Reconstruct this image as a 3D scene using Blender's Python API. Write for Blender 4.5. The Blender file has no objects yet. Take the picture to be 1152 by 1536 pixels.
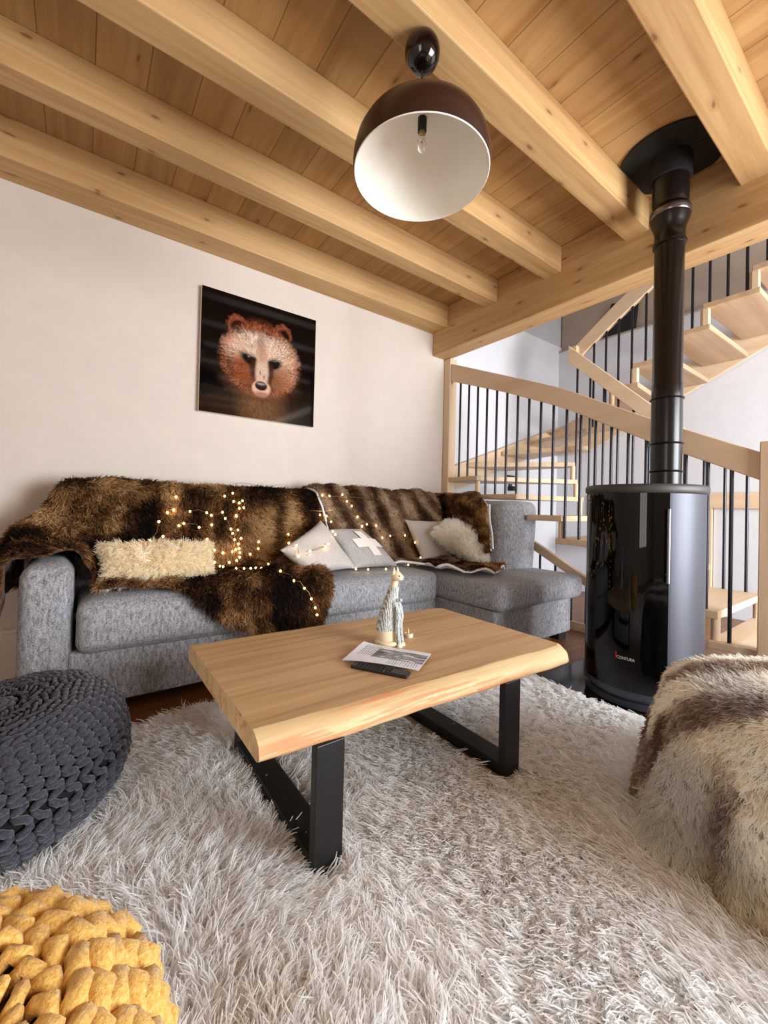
import bpy, bmesh, math, random
import numpy as np
from mathutils import Vector, Matrix, noise as mnoise
rng = np.random.default_rng(7)
random.seed(7)
PI = math.pi
scene = bpy.context.scene
COL = scene.collection

# ------------------------------------------------------------------ materials
def srgb(r, g, b):
    f = lambda c: (c / 255 / 12.92) if c / 255 <= 0.04045 else ((c / 255 + 0.055) / 1.055) ** 2.4
    return (f(r), f(g), f(b), 1.0)

class NT:
    def __init__(s, name):
        s.m = bpy.data.materials.new(name); s.m.use_nodes = True
        s.t = s.m.node_tree; s.t.nodes.clear()
        s.out = s.n('ShaderNodeOutputMaterial')
        s.b = s.n('ShaderNodeBsdfPrincipled')
        s.l(s.b.outputs[0], s.out.inputs[0])
    def n(s, typ, **k):
        nd = s.t.nodes.new(typ)
        for a, v in k.items():
            if a.startswith('i_'):
                key = a[2:]
                nd.inputs[int(key) if key.isdigit() else key.replace('_', ' ')].default_value = v
            else:
                setattr(nd, a, v)
        return nd
    def l(s, a, b): s.t.links.new(a, b)
    def coords(s, scale=(1, 1, 1), rot=(0, 0, 0), kind='Object'):
        tc = s.n('ShaderNodeTexCoord'); mp = s.n('ShaderNodeMapping')
        mp.inputs['Scale'].default_value = scale; mp.inputs['Rotation'].default_value = rot
        s.l(tc.outputs[kind], mp.inputs['Vector']); return mp.outputs[0]
    def noise(s, vec, scale, detail=4, rough=.55, dist=0):
        nd = s.n('ShaderNodeTexNoise'); nd.inputs['Scale'].default_value = scale
        nd.inputs['Detail'].default_value = detail; nd.inputs['Roughness'].default_value = rough
        nd.inputs['Distortion'].default_value = dist
        if vec is not None: s.l(vec, nd.inputs['Vector'])
        return nd.outputs[0]
    def ramp(s, fac, stops):
        r = s.n('ShaderNodeValToRGB'); e = r.color_ramp.elements
        while len(e) < len(stops): e.new(.5)
        for el, (p, c) in zip(e, stops):
            el.position = p; el.color = c if len(c) == 4 else (*c, 1)
        s.l(fac, r.inputs[0]); return r.outputs[0]
    def math(s, op, a, b=None):
        nd = s.n('ShaderNodeMath', operation=op)
        for i, v in enumerate((a, b)):
            if v is None: continue
            if isinstance(v, (int, float)): nd.inputs[i].default_value = v
            else: s.l(v, nd.inputs[i])
        return nd.outputs[0]
    def mix(s, fac, a, b, mode='MIX'):
        nd = s.n('ShaderNodeMix', data_type='RGBA', blend_type=mode)
        for i, v in ((0, fac), (6, a), (7, b)):
            if isinstance(v, (int, float)): nd.inputs[i].default_value = v
            elif isinstance(v, tuple): nd.inputs[i].default_value = v
            else: s.l(v, nd.inputs[i])
        return nd.outputs[2]
    def bump(s, h, strength=.3, dist=.01):
        nd = s.n('ShaderNodeBump'); nd.inputs['Strength'].default_value = strength
        nd.inputs['Distance'].default_value = dist
        s.l(h, nd.inputs['Height']); s.l(nd.outputs[0], s.b.inputs['Normal'])
    def set(s, **k):
        for a, v in k.items():
            key = a.replace('_', ' ')
            if isinstance(v, (int, float, tuple)): s.b.inputs[key].default_value = v
            else: s.l(v, s.b.inputs[key])
        return s.m

def plain(name, col, rough=.5, metal=0.0, spec=.5, coat=0.0, bumpy=0.0, bscale=200):
    t = NT(name)
    v = t.noise(t.coords(), 9, 3)
    c2 = tuple(x * .9 for x in col[:3]) + (1,)
    t.set(Base_Color=t.mix(v, c2, col), Roughness=rough, Metallic=metal, Specular_IOR_Level=spec, Coat_Weight=coat)
    if bumpy: t.bump(t.noise(t.coords(), bscale, 2), bumpy, .004)
    return t.m

def wood(name, light, mid, dark, axis=0, rough=.55, knots=.06, across=26, spec=.3, knotcol=None, planks=None, streak=None):
    t = NT(name)
    sc = [across] * 3; sc[axis] = 1.3
    v = t.coords(tuple(sc))
    n1 = t.noise(v, 1.0, 6, .6, .4)
    sc2 = [5.0] * 3; sc2[axis] = .5
    n2 = t.noise(t.coords(tuple(sc2)), 1.0, 2, .5, .8)
    f = t.math('ADD', t.math('MULTIPLY', n1, .6), t.math('MULTIPLY', n2, .4))
    c = t.ramp(f, [(.33, dark), (.5, mid), (.68, light)])
    if streak is not None:
        sc5 = [60.0] * 3; sc5[axis] = 2.2
        n5 = t.noise(t.coords(tuple(sc5)), 1.0, 3, .6, .2)
        sc6 = [9.0] * 3; sc6[axis] = 1.6
        n6 = t.noise(t.coords(tuple(sc6)), 1.0, 2)
        k5 = t.math('MULTIPLY', t.ramp(n5, [(.46, (0, 0, 0)), (.54, (1, 1, 1))]), t.ramp(n6, [(.50, (0, 0, 0)), (.58, (1, 1, 1))]))
        c = t.mix(t.math('MULTIPLY', k5, .7), c, streak)
    if knots:
        tk = t.n('ShaderNodeTexCoord'); sk = t.n('ShaderNodeSeparateXYZ'); t.l(tk.outputs['Object'], sk.inputs[0])
        oth = [i for i in range(3) if i != axis]
        ck = t.n('ShaderNodeCombineXYZ')
        t.l(t.math('MULTIPLY', sk.outputs[axis], 2.3), ck.inputs[0])
        t.l(t.math('MULTIPLY', t.math('ADD', sk.outputs[oth[0]], t.math('MULTIPLY', sk.outputs[oth[1]], 1.07)), 6.5), ck.inputs[1])
        nd_ = t.n('ShaderNodeTexNoise'); nd_.inputs['Scale'].default_value = 3.0; t.l(ck.outputs[0], nd_.inputs['Vector'])
        ad_ = t.n('ShaderNodeVectorMath', operation='MULTIPLY_ADD'); t.l(nd_.outputs['Color'], ad_.inputs[0]); ad_.inputs[1].default_value = (.22, .16, 0); t.l(ck.outputs[0], ad_.inputs[2])
        vo = t.n('ShaderNodeTexVoronoi', voronoi_dimensions='2D'); vo.inputs['Scale'].default_value = 1.0
        t.l(ad_.outputs[0], vo.inputs['Vector'])
        k = t.ramp(vo.outputs['Distance'], [(0, (1, 1, 1)), (knots * .55, (.85, .85, .85)), (knots, (.25, .25, .25)), (knots * 2.6, (0, 0, 0))])
        sel = t.n('ShaderNodeSeparateColor'); t.l(vo.outputs['Color'], sel.inputs[0])
        k = t.math('MULTIPLY', k, t.math('GREATER_THAN', sel.outputs[0], .5))
        c = t.mix(t.math('MULTIPLY', k, .8), c, knotcol or srgb(112, 66, 36))
    h = n1
    if planks:
        ax, w, seam = planks
        tc = t.n('ShaderNodeTexCoord'); sp = t.n('ShaderNodeSeparateXYZ'); t.l(tc.outputs['Object'], sp.inputs[0])
        q = t.math('DIVIDE', sp.outputs[ax], w)
        fr = t.math('FRACT', q); idx = t.math('FLOOR', q)
        wn = t.n('ShaderNodeTexWhiteNoise', noise_dimensions='1D'); t.l(idx, wn.inputs['W'])
        br = t.math('ADD', t.math('MULTIPLY', wn.outputs[0], .22), .86)
        c = t.mix(1.0, c, br, 'MULTIPLY')
        d = t.math('ABSOLUTE', t.math('SUBTRACT', fr, .5))
        s_ = t.math('GREATER_THAN', d, .5 - seam)
        c = t.mix(t.math('MULTIPLY', s_, .65), c, tuple(x * .25 for x in dark[:3]) + (1,))
        h = t.math('SUBTRACT', t.math('MULTIPLY', n1, .3), s_)
    t.set(Base_Color=c, Roughness=rough, Specular_IOR_Level=spec)
    t.bump(h, .15, .003)
    return t.m

def fabric(name, a, b, scale=330, rough=.9, bump=.5):
    t = NT(name)
    n = t.noise(t.coords((1, 1, 1)), scale, 3, .7)
    n2 = t.noise(t.coords((1, 1, .35)), scale * .45, 2, .6)
    f = t.math('ADD', t.math('MULTIPLY', n, .6), t.math('MULTIPLY', n2, .4))
    t.set(Base_Color=t.ramp(f, [(.36, a), (.62, b)]), Roughness=rough, Specular_IOR_Level=.15, Sheen_Weight=.15)
    t.bump(f, bump, .004)
    return t.m

def hairmat(name, attr='fur_colour', trans=.3):
    t = NT(name)
    at = t.n('ShaderNodeAttribute', attribute_name=attr)
    t.set(Base_Color=at.outputs['Color'], Roughness=.75, Specular_IOR_Level=.15)
    tr = t.n('ShaderNodeBsdfTranslucent'); t.l(at.outputs['Color'], tr.inputs[0])
    mx = t.n('ShaderNodeMixShader'); mx.inputs[0].default_value = trans
    t.l(t.b.outputs[0], mx.inputs[1]); t.l(tr.outputs[0], mx.inputs[2]); t.l(mx.outputs[0], t.out.inputs[0])
    return t.m

M = {}
M['wall'] = plain('plaster_paint', srgb(215, 205, 195), .9, spec=.2, bumpy=.12, bscale=160)
M['wall_cool'] = plain('stairwell_paint', srgb(209, 210, 215), .9, spec=.2, bumpy=.1, bscale=160)
M['wall_cool_shaded'] = plain('stairwell_paint_shaded', srgb(181, 179, 183), .9, spec=.2)  # same stairwell paint, the shade of the upper part put into its colour
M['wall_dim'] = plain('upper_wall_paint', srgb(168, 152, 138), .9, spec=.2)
M['beam'] = wood('spruce_beam', srgb(205, 170, 122), srgb(191, 154, 105), srgb(173, 131, 83), 0, knots=.06)
M['girder'] = wood('spruce_girder', srgb(207, 173, 126), srgb(193, 156, 108), srgb(176, 136, 89), 1, knots=.06)
M['ceil'] = wood('spruce_ceiling_boards', srgb(200, 165, 115), srgb(185, 148, 98), srgb(165, 124, 76), 1, knots=.05, across=20, planks=(0, .2, .012))
M['floor'] = wood('oak_floor_boards', srgb(150, 104, 66), srgb(126, 84, 50), srgb(100, 62, 36), 0, rough=.35, knots=0, planks=(1, .14, .015))
M['beech'] = wood('beech_stair_wood', srgb(218, 196, 168), srgb(210, 185, 155), srgb(198, 170, 139), 1, rough=.45, knots=0, across=18)
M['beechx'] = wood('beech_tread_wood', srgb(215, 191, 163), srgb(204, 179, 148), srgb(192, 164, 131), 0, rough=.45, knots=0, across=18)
M['beechz'] = wood('beech_post_wood', srgb(220, 198, 170), srgb(211, 187, 157), srgb(199, 172, 139), 2, rough=.45, knots=0, across=18)
M['oak'] = wood('oak_table_top', srgb(208, 175, 132), srgb(192, 156, 112), srgb(160, 124, 84), 0, rough=.42, knots=0, across=34, spec=.35)
M['oakedge'] = wood('oak_live_edge', srgb(228, 205, 162), srgb(216, 189, 144), srgb(194, 162, 116), 0, rough=.55, knots=0, across=30, streak=srgb(196, 120, 76))
M['beechx_shaded'] = wood('beech_tread_shaded', srgb(198, 170, 141), srgb(185, 155, 124), srgb(170, 139, 107), 0, rough=.5, knots=0, across=18)  # darker copy of the tread wood, shade of the undersides put into its colour
M['blacksteel'] = plain('black_powder_coated_steel', srgb(24, 24, 25), .38, 0.2, .5, bumpy=.15, bscale=500)
M['darksteel'] = plain('dark_steel_rod', srgb(54, 54, 60), .26, .75, .6)
M['stovebody'] = plain('anthracite_stove_sheet', srgb(62, 64, 74), .42, .35, .5)
M['stovetop'] = plain('dark_grey_cast_iron', srgb(64, 62, 62), .5, .2, .5, bumpy=.2, bscale=400)
M['stoveglass'] = plain('black_stove_glass', srgb(4, 4, 5), .03, 0, .3)
M['pipe'] = plain('black_flue_pipe', srgb(17, 13, 13), .27, .2, .5)
M['blackgloss'] = plain('black_gloss_lacquer', srgb(14, 8, 9), .12, 0, .6)
M['shadeout'] = plain('dark_brown_satin_shade', srgb(52, 30, 22), .36, 0, .5)
M['shadein'] = plain('white_enamel', srgb(240, 236, 226), .45, 0, .4)
M['sofa'] = fabric('grey_melange_weave', srgb(84, 85, 90), srgb(176, 177, 182), 210)
M['blackmatte'] = plain('black_matte', srgb(14, 14, 15), .7)
M['grey_linen'] = fabric('light_grey_cotton', srgb(170, 163, 158), srgb(196, 190, 184), 420, .95, .15)
M['grey_felt'] = fabric('grey_felt', srgb(146, 143, 142), srgb(184, 180, 177), 300, .95, .15)
M['white_felt'] = fabric('pale_felt', srgb(220, 212, 204), srgb(236, 228, 220), 300, .95, .1)
M['lining'] = fabric('white_throw_lining', srgb(222, 222, 224), srgb(240, 240, 242), 300, .95, .1)
M['hair'] = hairmat('fur_fibre', trans=.15); M['palehair'] = hairmat('pale_fur_fibre', trans=.55)
M['rughair'] = hairmat('rug_wool', trans=.5)
M['white'] = plain('white_plastic', srgb(226, 218, 206), .45)

# ------------------------------------------------------------------ mesh helpers
ROOTLOC = {}
def thing(name, label, cat, loc=(0, 0, 0), group=None, kind=None):
    o = bpy.data.objects.new(name, None); COL.objects.link(o); o.location = loc
    o.empty_display_size = .05
    o['label'] = label; o['category'] = cat
    if group: o['group'] = group
    if kind: o['kind'] = kind
    ROOTLOC[o.name] = np.array(loc, float); return o

def tag(o, label=None, cat=None, group=None, kind=None):
    for k, v in (('label', label), ('category', cat), ('group', group), ('kind', kind)):
        if v: o[k] = v
    return o

def rootloc(o):
    while o.parent is not None: o = o.parent
    return ROOTLOC.get(o.name, np.zeros(3))

def add(name, V, F, mat, parent=None, smooth=True, loc=None):
    """V in world coordinates; the object sits under parent, or has its own origin at loc."""
    V = np.asarray(V, float)
    off = rootloc(parent) if parent is not None else np.array(loc if loc is not None else (0, 0, 0), float)
    me = bpy.data.meshes.new(name); me.from_pydata((V - off).tolist(), [], [tuple(f) for f in F])
    me.validate(); me.update()
    mats = mat if isinstance(mat, (list, tuple)) else [mat]
    for m in mats: me.materials.append(m)
    if smooth:
        me.polygons.foreach_set('use_smooth', [True] * len(me.polygons))
        if len(me.polygons) < 12000: me.set_sharp_from_angle(angle=math.radians(50))
    o = bpy.data.objects.new(name, me); COL.objects.link(o)
    if parent is not None: o.parent = parent
    else:
        o.location = off; ROOTLOC[o.name] = off
    return o

def bmadd(name, bm, mat, parent=None, smooth=False, loc=None):
    bmesh.ops.recalc_face_normals(bm, faces=bm.faces)
    bm.verts.ensure_lookup_table(); bm.verts.index_update()
    V = [v.co[:] for v in bm.verts]; F = [[v.index for v in f.verts] for f in bm.faces]
    bm.free()
    return add(name, V, F, mat, parent, smooth, loc)

def box_bm(lo, hi, bev=0.0, seg=2, mtx=None, bm=None):
    bm2 = bmesh.new(); bmesh.ops.create_cube(bm2, size=1)
    lo = Vector(lo); hi = Vector(hi)
    for v in bm2.verts:
        v.co = Vector((lo[i] + (v.co[i] + .5) * (hi[i] - lo[i]) for i in range(3)))
    if bev: bmesh.ops.bevel(bm2, geom=bm2.edges[:], offset=bev, segments=seg, profile=.5, affect='EDGES')
    if mtx is not None: bmesh.ops.transform(bm2, matrix=mtx, verts=bm2.verts)
    if bm is None: return bm2
    me = bpy.data.meshes.new('tmp'); bm2.to_mesh(me); bm2.free(); bm.from_mesh(me); bpy.data.meshes.remove(me)
    return bm

def box(name, lo, hi, mat, parent=None, bev=.003, seg=2, mtx=None, loc=None):
    return bmadd(name, box_bm(lo, hi, bev, seg, mtx), mat, parent, False, loc)

def prism_bm(poly, axis, a0, a1, bev=0.0):
    """extrude a 2D polygon along axis (0,1,2); polygon gives the other two coordinates in order"""
    bm = bmesh.new(); o = [i for i in range(3) if i != axis]
    def mk(p, a):
        c = [0, 0, 0]; c[axis] = a; c[o[0]] = p[0]; c[o[1]] = p[1]; return bm.verts.new(c)
    A = [mk(p, a0) for p in poly]; B = [mk(p, a1) for p in poly]; n = len(poly)
    bm.faces.new(A[::-1]); bm.faces.new(B)
    for i in range(n): bm.faces.new((A[i], A[(i + 1) % n], B[(i + 1) % n], B[i]))
    bmesh.ops.recalc_face_normals(bm, faces=bm.faces)
    if bev: bmesh.ops.bevel(bm, geom=bm.edges[:], offset=bev, segments=2, profile=.5, affect='EDGES')
    return bm

def lathe(profile, cx, cy, n=48, cap0=True, cap1=True, sx=1, sy=1):
    V = []; F = []
    for r, z in profile:
        for k in range(n):
            a = 2 * PI * k / n; V.append((cx + r * sx * math.cos(a), cy + r * sy * math.sin(a), z))
    m = len(profile)
    for i in range(m - 1):
        for k in range(n):
            k2 = (k + 1) % n; F.append((i * n + k, i * n + k2, (i + 1) * n + k2, (i + 1) * n + k))
    if cap0: F.append(tuple(range(n))[::-1])
    if cap1: F.append(tuple((m - 1) * n + k for k in range(n)))
    return V, F

def tube(pts, rad, sides=8, caps=True, closed=False):
    P = np.asarray(pts, float); n = len(P)
    R = np.full(n, rad) if np.isscalar(rad) else np.asarray(rad, float)
    T = np.gradient(P, axis=0)
    if closed: T = np.roll(P, -1, 0) - np.roll(P, 1, 0)
    T /= np.linalg.norm(T, axis=1)[:, None] + 1e-12
    ref = np.array([0, 0, 1.0]) if abs(T[0][2]) < .9 else np.array([1.0, 0, 0])
    u = np.cross(T[0], ref); u /= np.linalg.norm(u); U = [u]
    for i in range(1, n):
        u = U[-1] - T[i] * (U[-1] @ T[i]); u /= np.linalg.norm(u) + 1e-12; U.append(u)
    U = np.array(U); W = np.cross(T, U)
    a = 2 * PI * np.arange(sides) / sides
    V = (P[:, None] + R[:, None, None] * (np.cos(a)[None, :, None] * U[:, None] + np.sin(a)[None, :, None] * W[:, None])).reshape(-1, 3)
    F = []
    for i in range(n if closed else n - 1):
        j = (i + 1) % n
        for k in range(sides):
            k2 = (k + 1) % sides
            F.append((i * sides + k, i * sides + k2, j * sides + k2, j * sides + k))
    if caps and not closed:
        F.append(tuple(range(sides))[::-1]); F.append(tuple((n - 1) * sides + k for k in range(sides)))
    return V, F

def merge(*parts):
    V = []; F = []; o = 0
    for v, f in parts:
        V.extend([tuple(p) for p in v]); F.extend([tuple(i + o for i in q) for q in f]); o += len(v)
    return V, F

def grid_faces(nu, nv, off=0):
    return [(off + i * nv + j, off + (i + 1) * nv + j, off + (i + 1) * nv + j + 1, off + i * nv + j + 1)
            for i in range(nu - 1) for j in range(nv - 1)]

def rbox(lo, hi, r, n=14, puff=(0, 0, 0), wr=0.0, seed=0):
    """soft upholstered block: rounded box with puffed faces"""
    lo = np.array(lo, float); hi = np.array(hi, float); c = (lo + hi) / 2; h = (hi - lo) / 2
    V = {}; F = []; L = []
    t = np.linspace(-1, 1, n + 1)
    # denser near the edges
    t = np.sign(t) * (1 - (1 - np.abs(t)) ** 1.5)
    def vid(p):
        k = tuple(np.round(p, 6))
        if k not in V: V[k] = len(L); L.append(p)
        return V[k]
    for ax in range(3):
        a, b = [i for i in range(3) if i != ax]
        for s in (-1, 1):
            for i in range(n):
                for j in range(n):
                    q = []
                    for (x, y) in ((t[i], t[j]), (t[i + 1], t[j]), (t[i + 1], t[j + 1]), (t[i], t[j + 1])):
                        p = [0, 0, 0]; p[ax] = s; p[a] = x; p[b] = y; q.append(vid(tuple(p)))
                    F.append(q if (s > 0) == (ax != 1) else q[::-1])
    P = np.array(L)
    X = P * h
    inner = np.maximum(h - r, 1e-4)
    Q = np.clip(X, -inner, inner); D = X - Q; dl = np.linalg.norm(D, axis=1)[:, None]
    Y = np.where(dl > 1e-9, Q + D / np.maximum(dl, 1e-9) * np.minimum(r, np.maximum(dl, 1e-9) * 0 + r), X)
    for ax in range(3):
        if puff[ax]:
            a, b = [i for i in range(3) if i != ax]
            w = (1 - P[:, a] ** 2) * (1 - P[:, b] ** 2)
            Y[:, ax] += np.sign(P[:, ax]) * (np.abs(P[:, ax]) > .99) * w * puff[ax]
    Y = Y + c
    if wr:
        for i in range(len(Y)):
            p = Vector(Y[i] * 3.1 + seed * 7.3); Y[i] += np.array(mnoise.noise_vector(p)) * wr
    return Y, F

# ------------------------------------------------------------------ hair curves
def curves_obj(name, P, rad, col, mat, parent):
    """P: (n, k, 3) points in world space, rad: (k,) or (n,k), col: (n,3) or (n,k,3)"""
    n, k, _ = P.shape
    hc = bpy.data.hair_curves.new(name)
    hc.add_curves([k] * n)
    off = rootloc(parent)
    hc.position_data.foreach_set('vector', (P - off).astype(np.float32).ravel())
    ra = hc.attributes.get('radius') or hc.attributes.new('radius', 'FLOAT', 'POINT')
    R = np.broadcast_to(np.asarray(rad, np.float32), (n, k)) if np.ndim(rad) < 2 else np.asarray(rad, np.float32)
    ra.data.foreach_set('value', np.ascontiguousarray(R, np.float32).ravel())
    ca = hc.attributes.new('fur_colour', 'FLOAT_COLOR', 'POINT')
    C = np.ones((n, k, 4), np.float32)
    C[..., :3] = col[:, None, :] if col.ndim == 2 else col
    ca.data.foreach_set('color', C.ravel())
    hc.materials.append(mat)
    o = bpy.data.objects.new(name, hc); COL.objects.link(o); o.parent = parent; o['kind'] = 'stuff'
    return o

def sample_mesh(V, F, n):
    V = np.asarray(V, float)
    T = []
    for f in F:
        for i in range(1, len(f) - 1): T.append((f[0], f[i], f[i + 1]))
    T = np.array(T); a, b, c = V[T[:, 0]], V[T[:, 1]], V[T[:, 2]]
    N = np.cross(b - a, c - a); A = np.linalg.norm(N, axis=1); Nn = N / (A[:, None] + 1e-12)
    # smooth normals
    VN = np.zeros_like(V)
    for k in range(3): np.add.at(VN, T[:, k], N)
    VN /= np.linalg.norm(VN, axis=1)[:, None] + 1e-12
    idx = rng.choice(len(T), n, p=A / A.sum())
    r1 = np.sqrt(rng.random(n)); r2 = rng.random(n)
    w = np.stack([1 - r1, r1 * (1 - r2), r1 * r2], 1)
    P = (w[:, :, None] * V[T[idx]]).sum(1)
    Nm = (w[:, :, None] * VN[T[idx]]).sum(1); Nm /= np.linalg.norm(Nm, axis=1)[:, None] + 1e-12
    return P, Nm

def vnoise(P, scale, seed=0):
    """cheap smooth pseudo noise on an (n,3) array, about -1..1"""
    r = np.random.default_rng(seed); out = np.zeros(len(P))
    for k in range(6):
        d = r.normal(size=3); d /= np.linalg.norm(d)
        out += np.sin(P @ d * scale * r.uniform(.6, 1.9) + r.uniform(0, 6.28) + 1.3 * np.sin(P @ r.normal(size=3) * scale * .6 + r.uniform(0, 6.28)))
    return out / 3.2

def fur(name, P, N, length, comb, lift, col, mat, parent, k=4, rad=(.0011, .0003), jit=.35, curl=.3, per=1, spread=.006, drop=0.0, root=.72):
    """strands rooted at P; every root carries `per` strands gathered to a lock"""
    n = len(P)
    comb = comb - N * (comb * N).sum(1)[:, None]
    comb /= np.linalg.norm(comb, axis=1)[:, None] + 1e-9
    L = length * rng.uniform(.7, 1.25, n)
    dirn = comb * (1 - lift) + N * lift + rng.normal(size=(n, 3)) * jit * .5
    dirn /= np.linalg.norm(dirn, axis=1)[:, None]
    side = np.cross(dirn, N); ph = rng.uniform(0, 6.28, n)
    if per > 1:
        idx = np.repeat(np.arange(n), per)
        P2 = P[idx] + rng.normal(size=(n * per, 3)) * spread
        d2 = dirn[idx] + rng.normal(size=(n * per, 3)) * .1; L2 = L[idx] * rng.uniform(.85, 1.1, n * per)
        N2, side2, ph2, comb2 = N[idx], side[idx], ph[idx], comb[idx]; col2 = col[idx] * rng.uniform(.9, 1.08, n * per)[:, None]
        P0 = P[idx]
    else:
        P2, d2, L2, N2, side2, ph2, comb2, col2, P0 = P, dirn, L, N, side, ph, comb, col, P
    t = np.linspace(0, 1, k)
    pts = P2[:, None] + d2[:, None] * (t[None, :, None] * L2[:, None, None])
    gather = (t ** 1.0 * .75)[None, :, None]
    pts = pts - (P2 - P0)[:, None] * gather
    pts += side2[:, None] * (np.sin(ph2[:, None] + t[None] * 4.5) * t[None] * curl * L2[:, None])[:, :, None]
    pts -= N2[:, None] * ((t ** 2)[None] * lift * .45 * L2[:, None])[:, :, None]
    pts[:, :, 2] -= drop * (t ** 2)[None] * L2[:, None]
    rr = np.interp(t, [0, .5, 1], [rad[0], rad[0] * .9, rad[1]])
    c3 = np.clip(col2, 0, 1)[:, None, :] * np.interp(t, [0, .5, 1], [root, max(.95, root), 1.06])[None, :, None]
    return curves_obj(name, pts, rr, np.clip(c3, 0, 1), mat, parent)

def lin(*c): return np.array(srgb(*c)[:3])

# ------------------------------------------------------------------ camera
F_, CX, CY = 618.37, 574.41, 753.04
yaw, pit, rol = (math.radians(a) for a in (36.174, .594, 1.383))
f = Vector((math.sin(yaw) * math.cos(pit), math.cos(yaw) * math.cos(pit), math.sin(pit)))
r = Vector((math.cos(yaw), -math.sin(yaw), 0)); u = r.cross(f)
r2 = math.cos(rol) * r + math.sin(rol) * u; u2 = -math.sin(rol) * r + math.cos(rol) * u
cam = bpy.data.cameras.new('camera'); co = bpy.data.objects.new('camera', cam); COL.objects.link(co)
mw = Matrix((r2, u2, -f)).transposed().to_4x4(); mw.translation = (0, 0, 1.0); co.matrix_world = mw
cam.sensor_fit = 'HORIZONTAL'; cam.sensor_width = 36; cam.lens = F_ / 1152 * 36
cam.shift_x = (576 - CX) / 1152; cam.shift_y = (CY - 768) / 1152
cam.clip_start = .05; scene.camera = co

# ------------------------------------------------------------------ the room shell
WY = 3.05; CZ = 2.948; GX = 2.80; BX = 3.0; FX = 5.07
def struct(o, label=None):
    o['kind'] = 'structure'
    if label: o['label'] = label
    return o
struct(box('floor', (-1.95, -2.45, -.1), (5.3, WY + .1, 0), M['floor'], bev=0), 'brown oak board floor of the living room')
struct(box('wall_back', (-1.95, WY, 0), (BX, WY + .1, CZ), M['wall'], bev=0), 'warm white painted wall behind the sofa')
struct(box('wall_back_stairwell', (BX, WY, 0), (FX + .3, WY + .1, 3.17), M['wall_cool'], bev=0), 'pale grey stairwell wall continuing behind the railing')
struct(box('wall_back_upper', (BX, WY + .02, 3.17), (FX + .3, WY + .12, 5), M['wall_cool_shaded'], bev=0))
# far wall of the stairwell, with a low doorway under the upper flight
bm = bmesh.new()
box_bm((FX, 1.40, 0), (FX + .1, WY, 3.10), bm=bm); box_bm((FX, -2.45, 0), (FX + .1, .2, 3.10), bm=bm)
box_bm((FX, .2, 1.21), (FX + .1, 1.40, 3.10), bm=bm)
struct(bmadd('wall_right', bm, M['wall_cool']), 'pale bluish stairwell wall at the far right')
bm = bmesh.new(); box_bm((FX + .06, -2.45, 3.10), (FX + .16, WY, 5), bm=bm)
box_bm((FX - .01, -2.45, 3.09), (FX + .16, WY, 3.105), bm=bm)
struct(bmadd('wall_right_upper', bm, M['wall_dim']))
d = thing('door_1', 'low pale door with a beech frame under the stairs', 'door', (FX, .8, 0), kind='structure')
box('panel', (FX + .02, .23, 0), (FX + .06, 1.37, 1.06), M['wall_cool'], d)
box('lintel', (FX - .03, .17, 1.06), (FX + .1, 1.43, 1.212), M['beech'], d)
box('jamb', (FX - .02, 1.375, 0), (FX + .1, 1.41, 1.06), M['beechz'], d)
box('jamb', (FX - .02, .19, 0), (FX + .1, .225, 1.06), M['beechz'], d)
LW = (-1.35, -.15, .45, 2.3)
bm = bmesh.new()
box_bm((-1.95, -2.45, 0), (-1.85, LW[0], CZ), bm=bm); box_bm((-1.95, LW[1], 0), (-1.85, WY, CZ), bm=bm)
box_bm((-1.95, LW[0], 0), (-1.85, LW[1], LW[2]), bm=bm); box_bm((-1.95, LW[0], LW[3]), (-1.85, LW[1], CZ), bm=bm)
struct(bmadd('wall_left', bm, M['wall']))
w = thing('window_2', 'wide three-pane window in the left wall behind the camera', 'window', (-1.9, -.75, LW[2]), kind='structure')
bm = bmesh.new()
for y in (LW[0], LW[0] + .38, LW[1] - .44, LW[1] - .06): box_bm((-1.93, y, LW[2]), (-1.87, y + .06, LW[3]), bm=bm)
for z in (LW[2], 1.72, LW[3] - .06): box_bm((-1.93, LW[0], z), (-1.87, LW[1], z + .06), bm=bm)
bmadd('frame', bm, M['beechz'], w)
# wall with the windows, behind the camera
bm = bmesh.new()
WIN = [(1.8, 3.8, .12, 2.35)]
xs = [-1.95]; 
for (a, b, z0, z1) in WIN:
    box_bm((xs[-1], -2.45, 0), (a, -2.35, CZ), bm=bm); xs.append(b)
    box_bm((a, -2.45, 0), (b, -2.35, z0), bm=bm); box_bm((a, -2.45, z1), (b, -2.35, CZ), bm=bm)
box_bm((xs[-1], -2.45, 0), (FX + .3, -2.35, CZ), bm=bm)
box_bm((BX, -2.45, CZ), (FX + .3, -2.35, 5), bm=bm)
struct(bmadd('wall_front', bm, M['wall']))
M['glass'] = plain('window_glass', (1, 1, 1, 1), .0); M['glass'].node_tree.nodes['Principled BSDF'].inputs['Transmission Weight'].default_value = 1
for i, (a, b, z0, z1) in enumerate(WIN):
    w = thing('window_%d' % (i + 1), 'tall glazed door in the wall behind the camera', 'window', ((a + b) / 2, -2.4, z0), kind='structure')
    bm = bmesh.new(); t_ = .06
    for lo, hi in (((a, z0), (a + t_, z1)), ((b - t_, z0), (b, z1)), ((a, z0), (b, z0 + t_)), ((a, z1 - t_), (b, z1)),
                   (((a + b) / 2 - .05, z0), ((a + b) / 2 + .05, z1)), ((a, z0 + .62 * (z1 - z0)), (b, z0 + .62 * (z1 - z0) + .03))):
        box_bm((lo[0], -2.43, lo[1]), (hi[0], -2.37, hi[1]), bm=bm)
    bmadd('frame', bm, M['beechz'], w)
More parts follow.
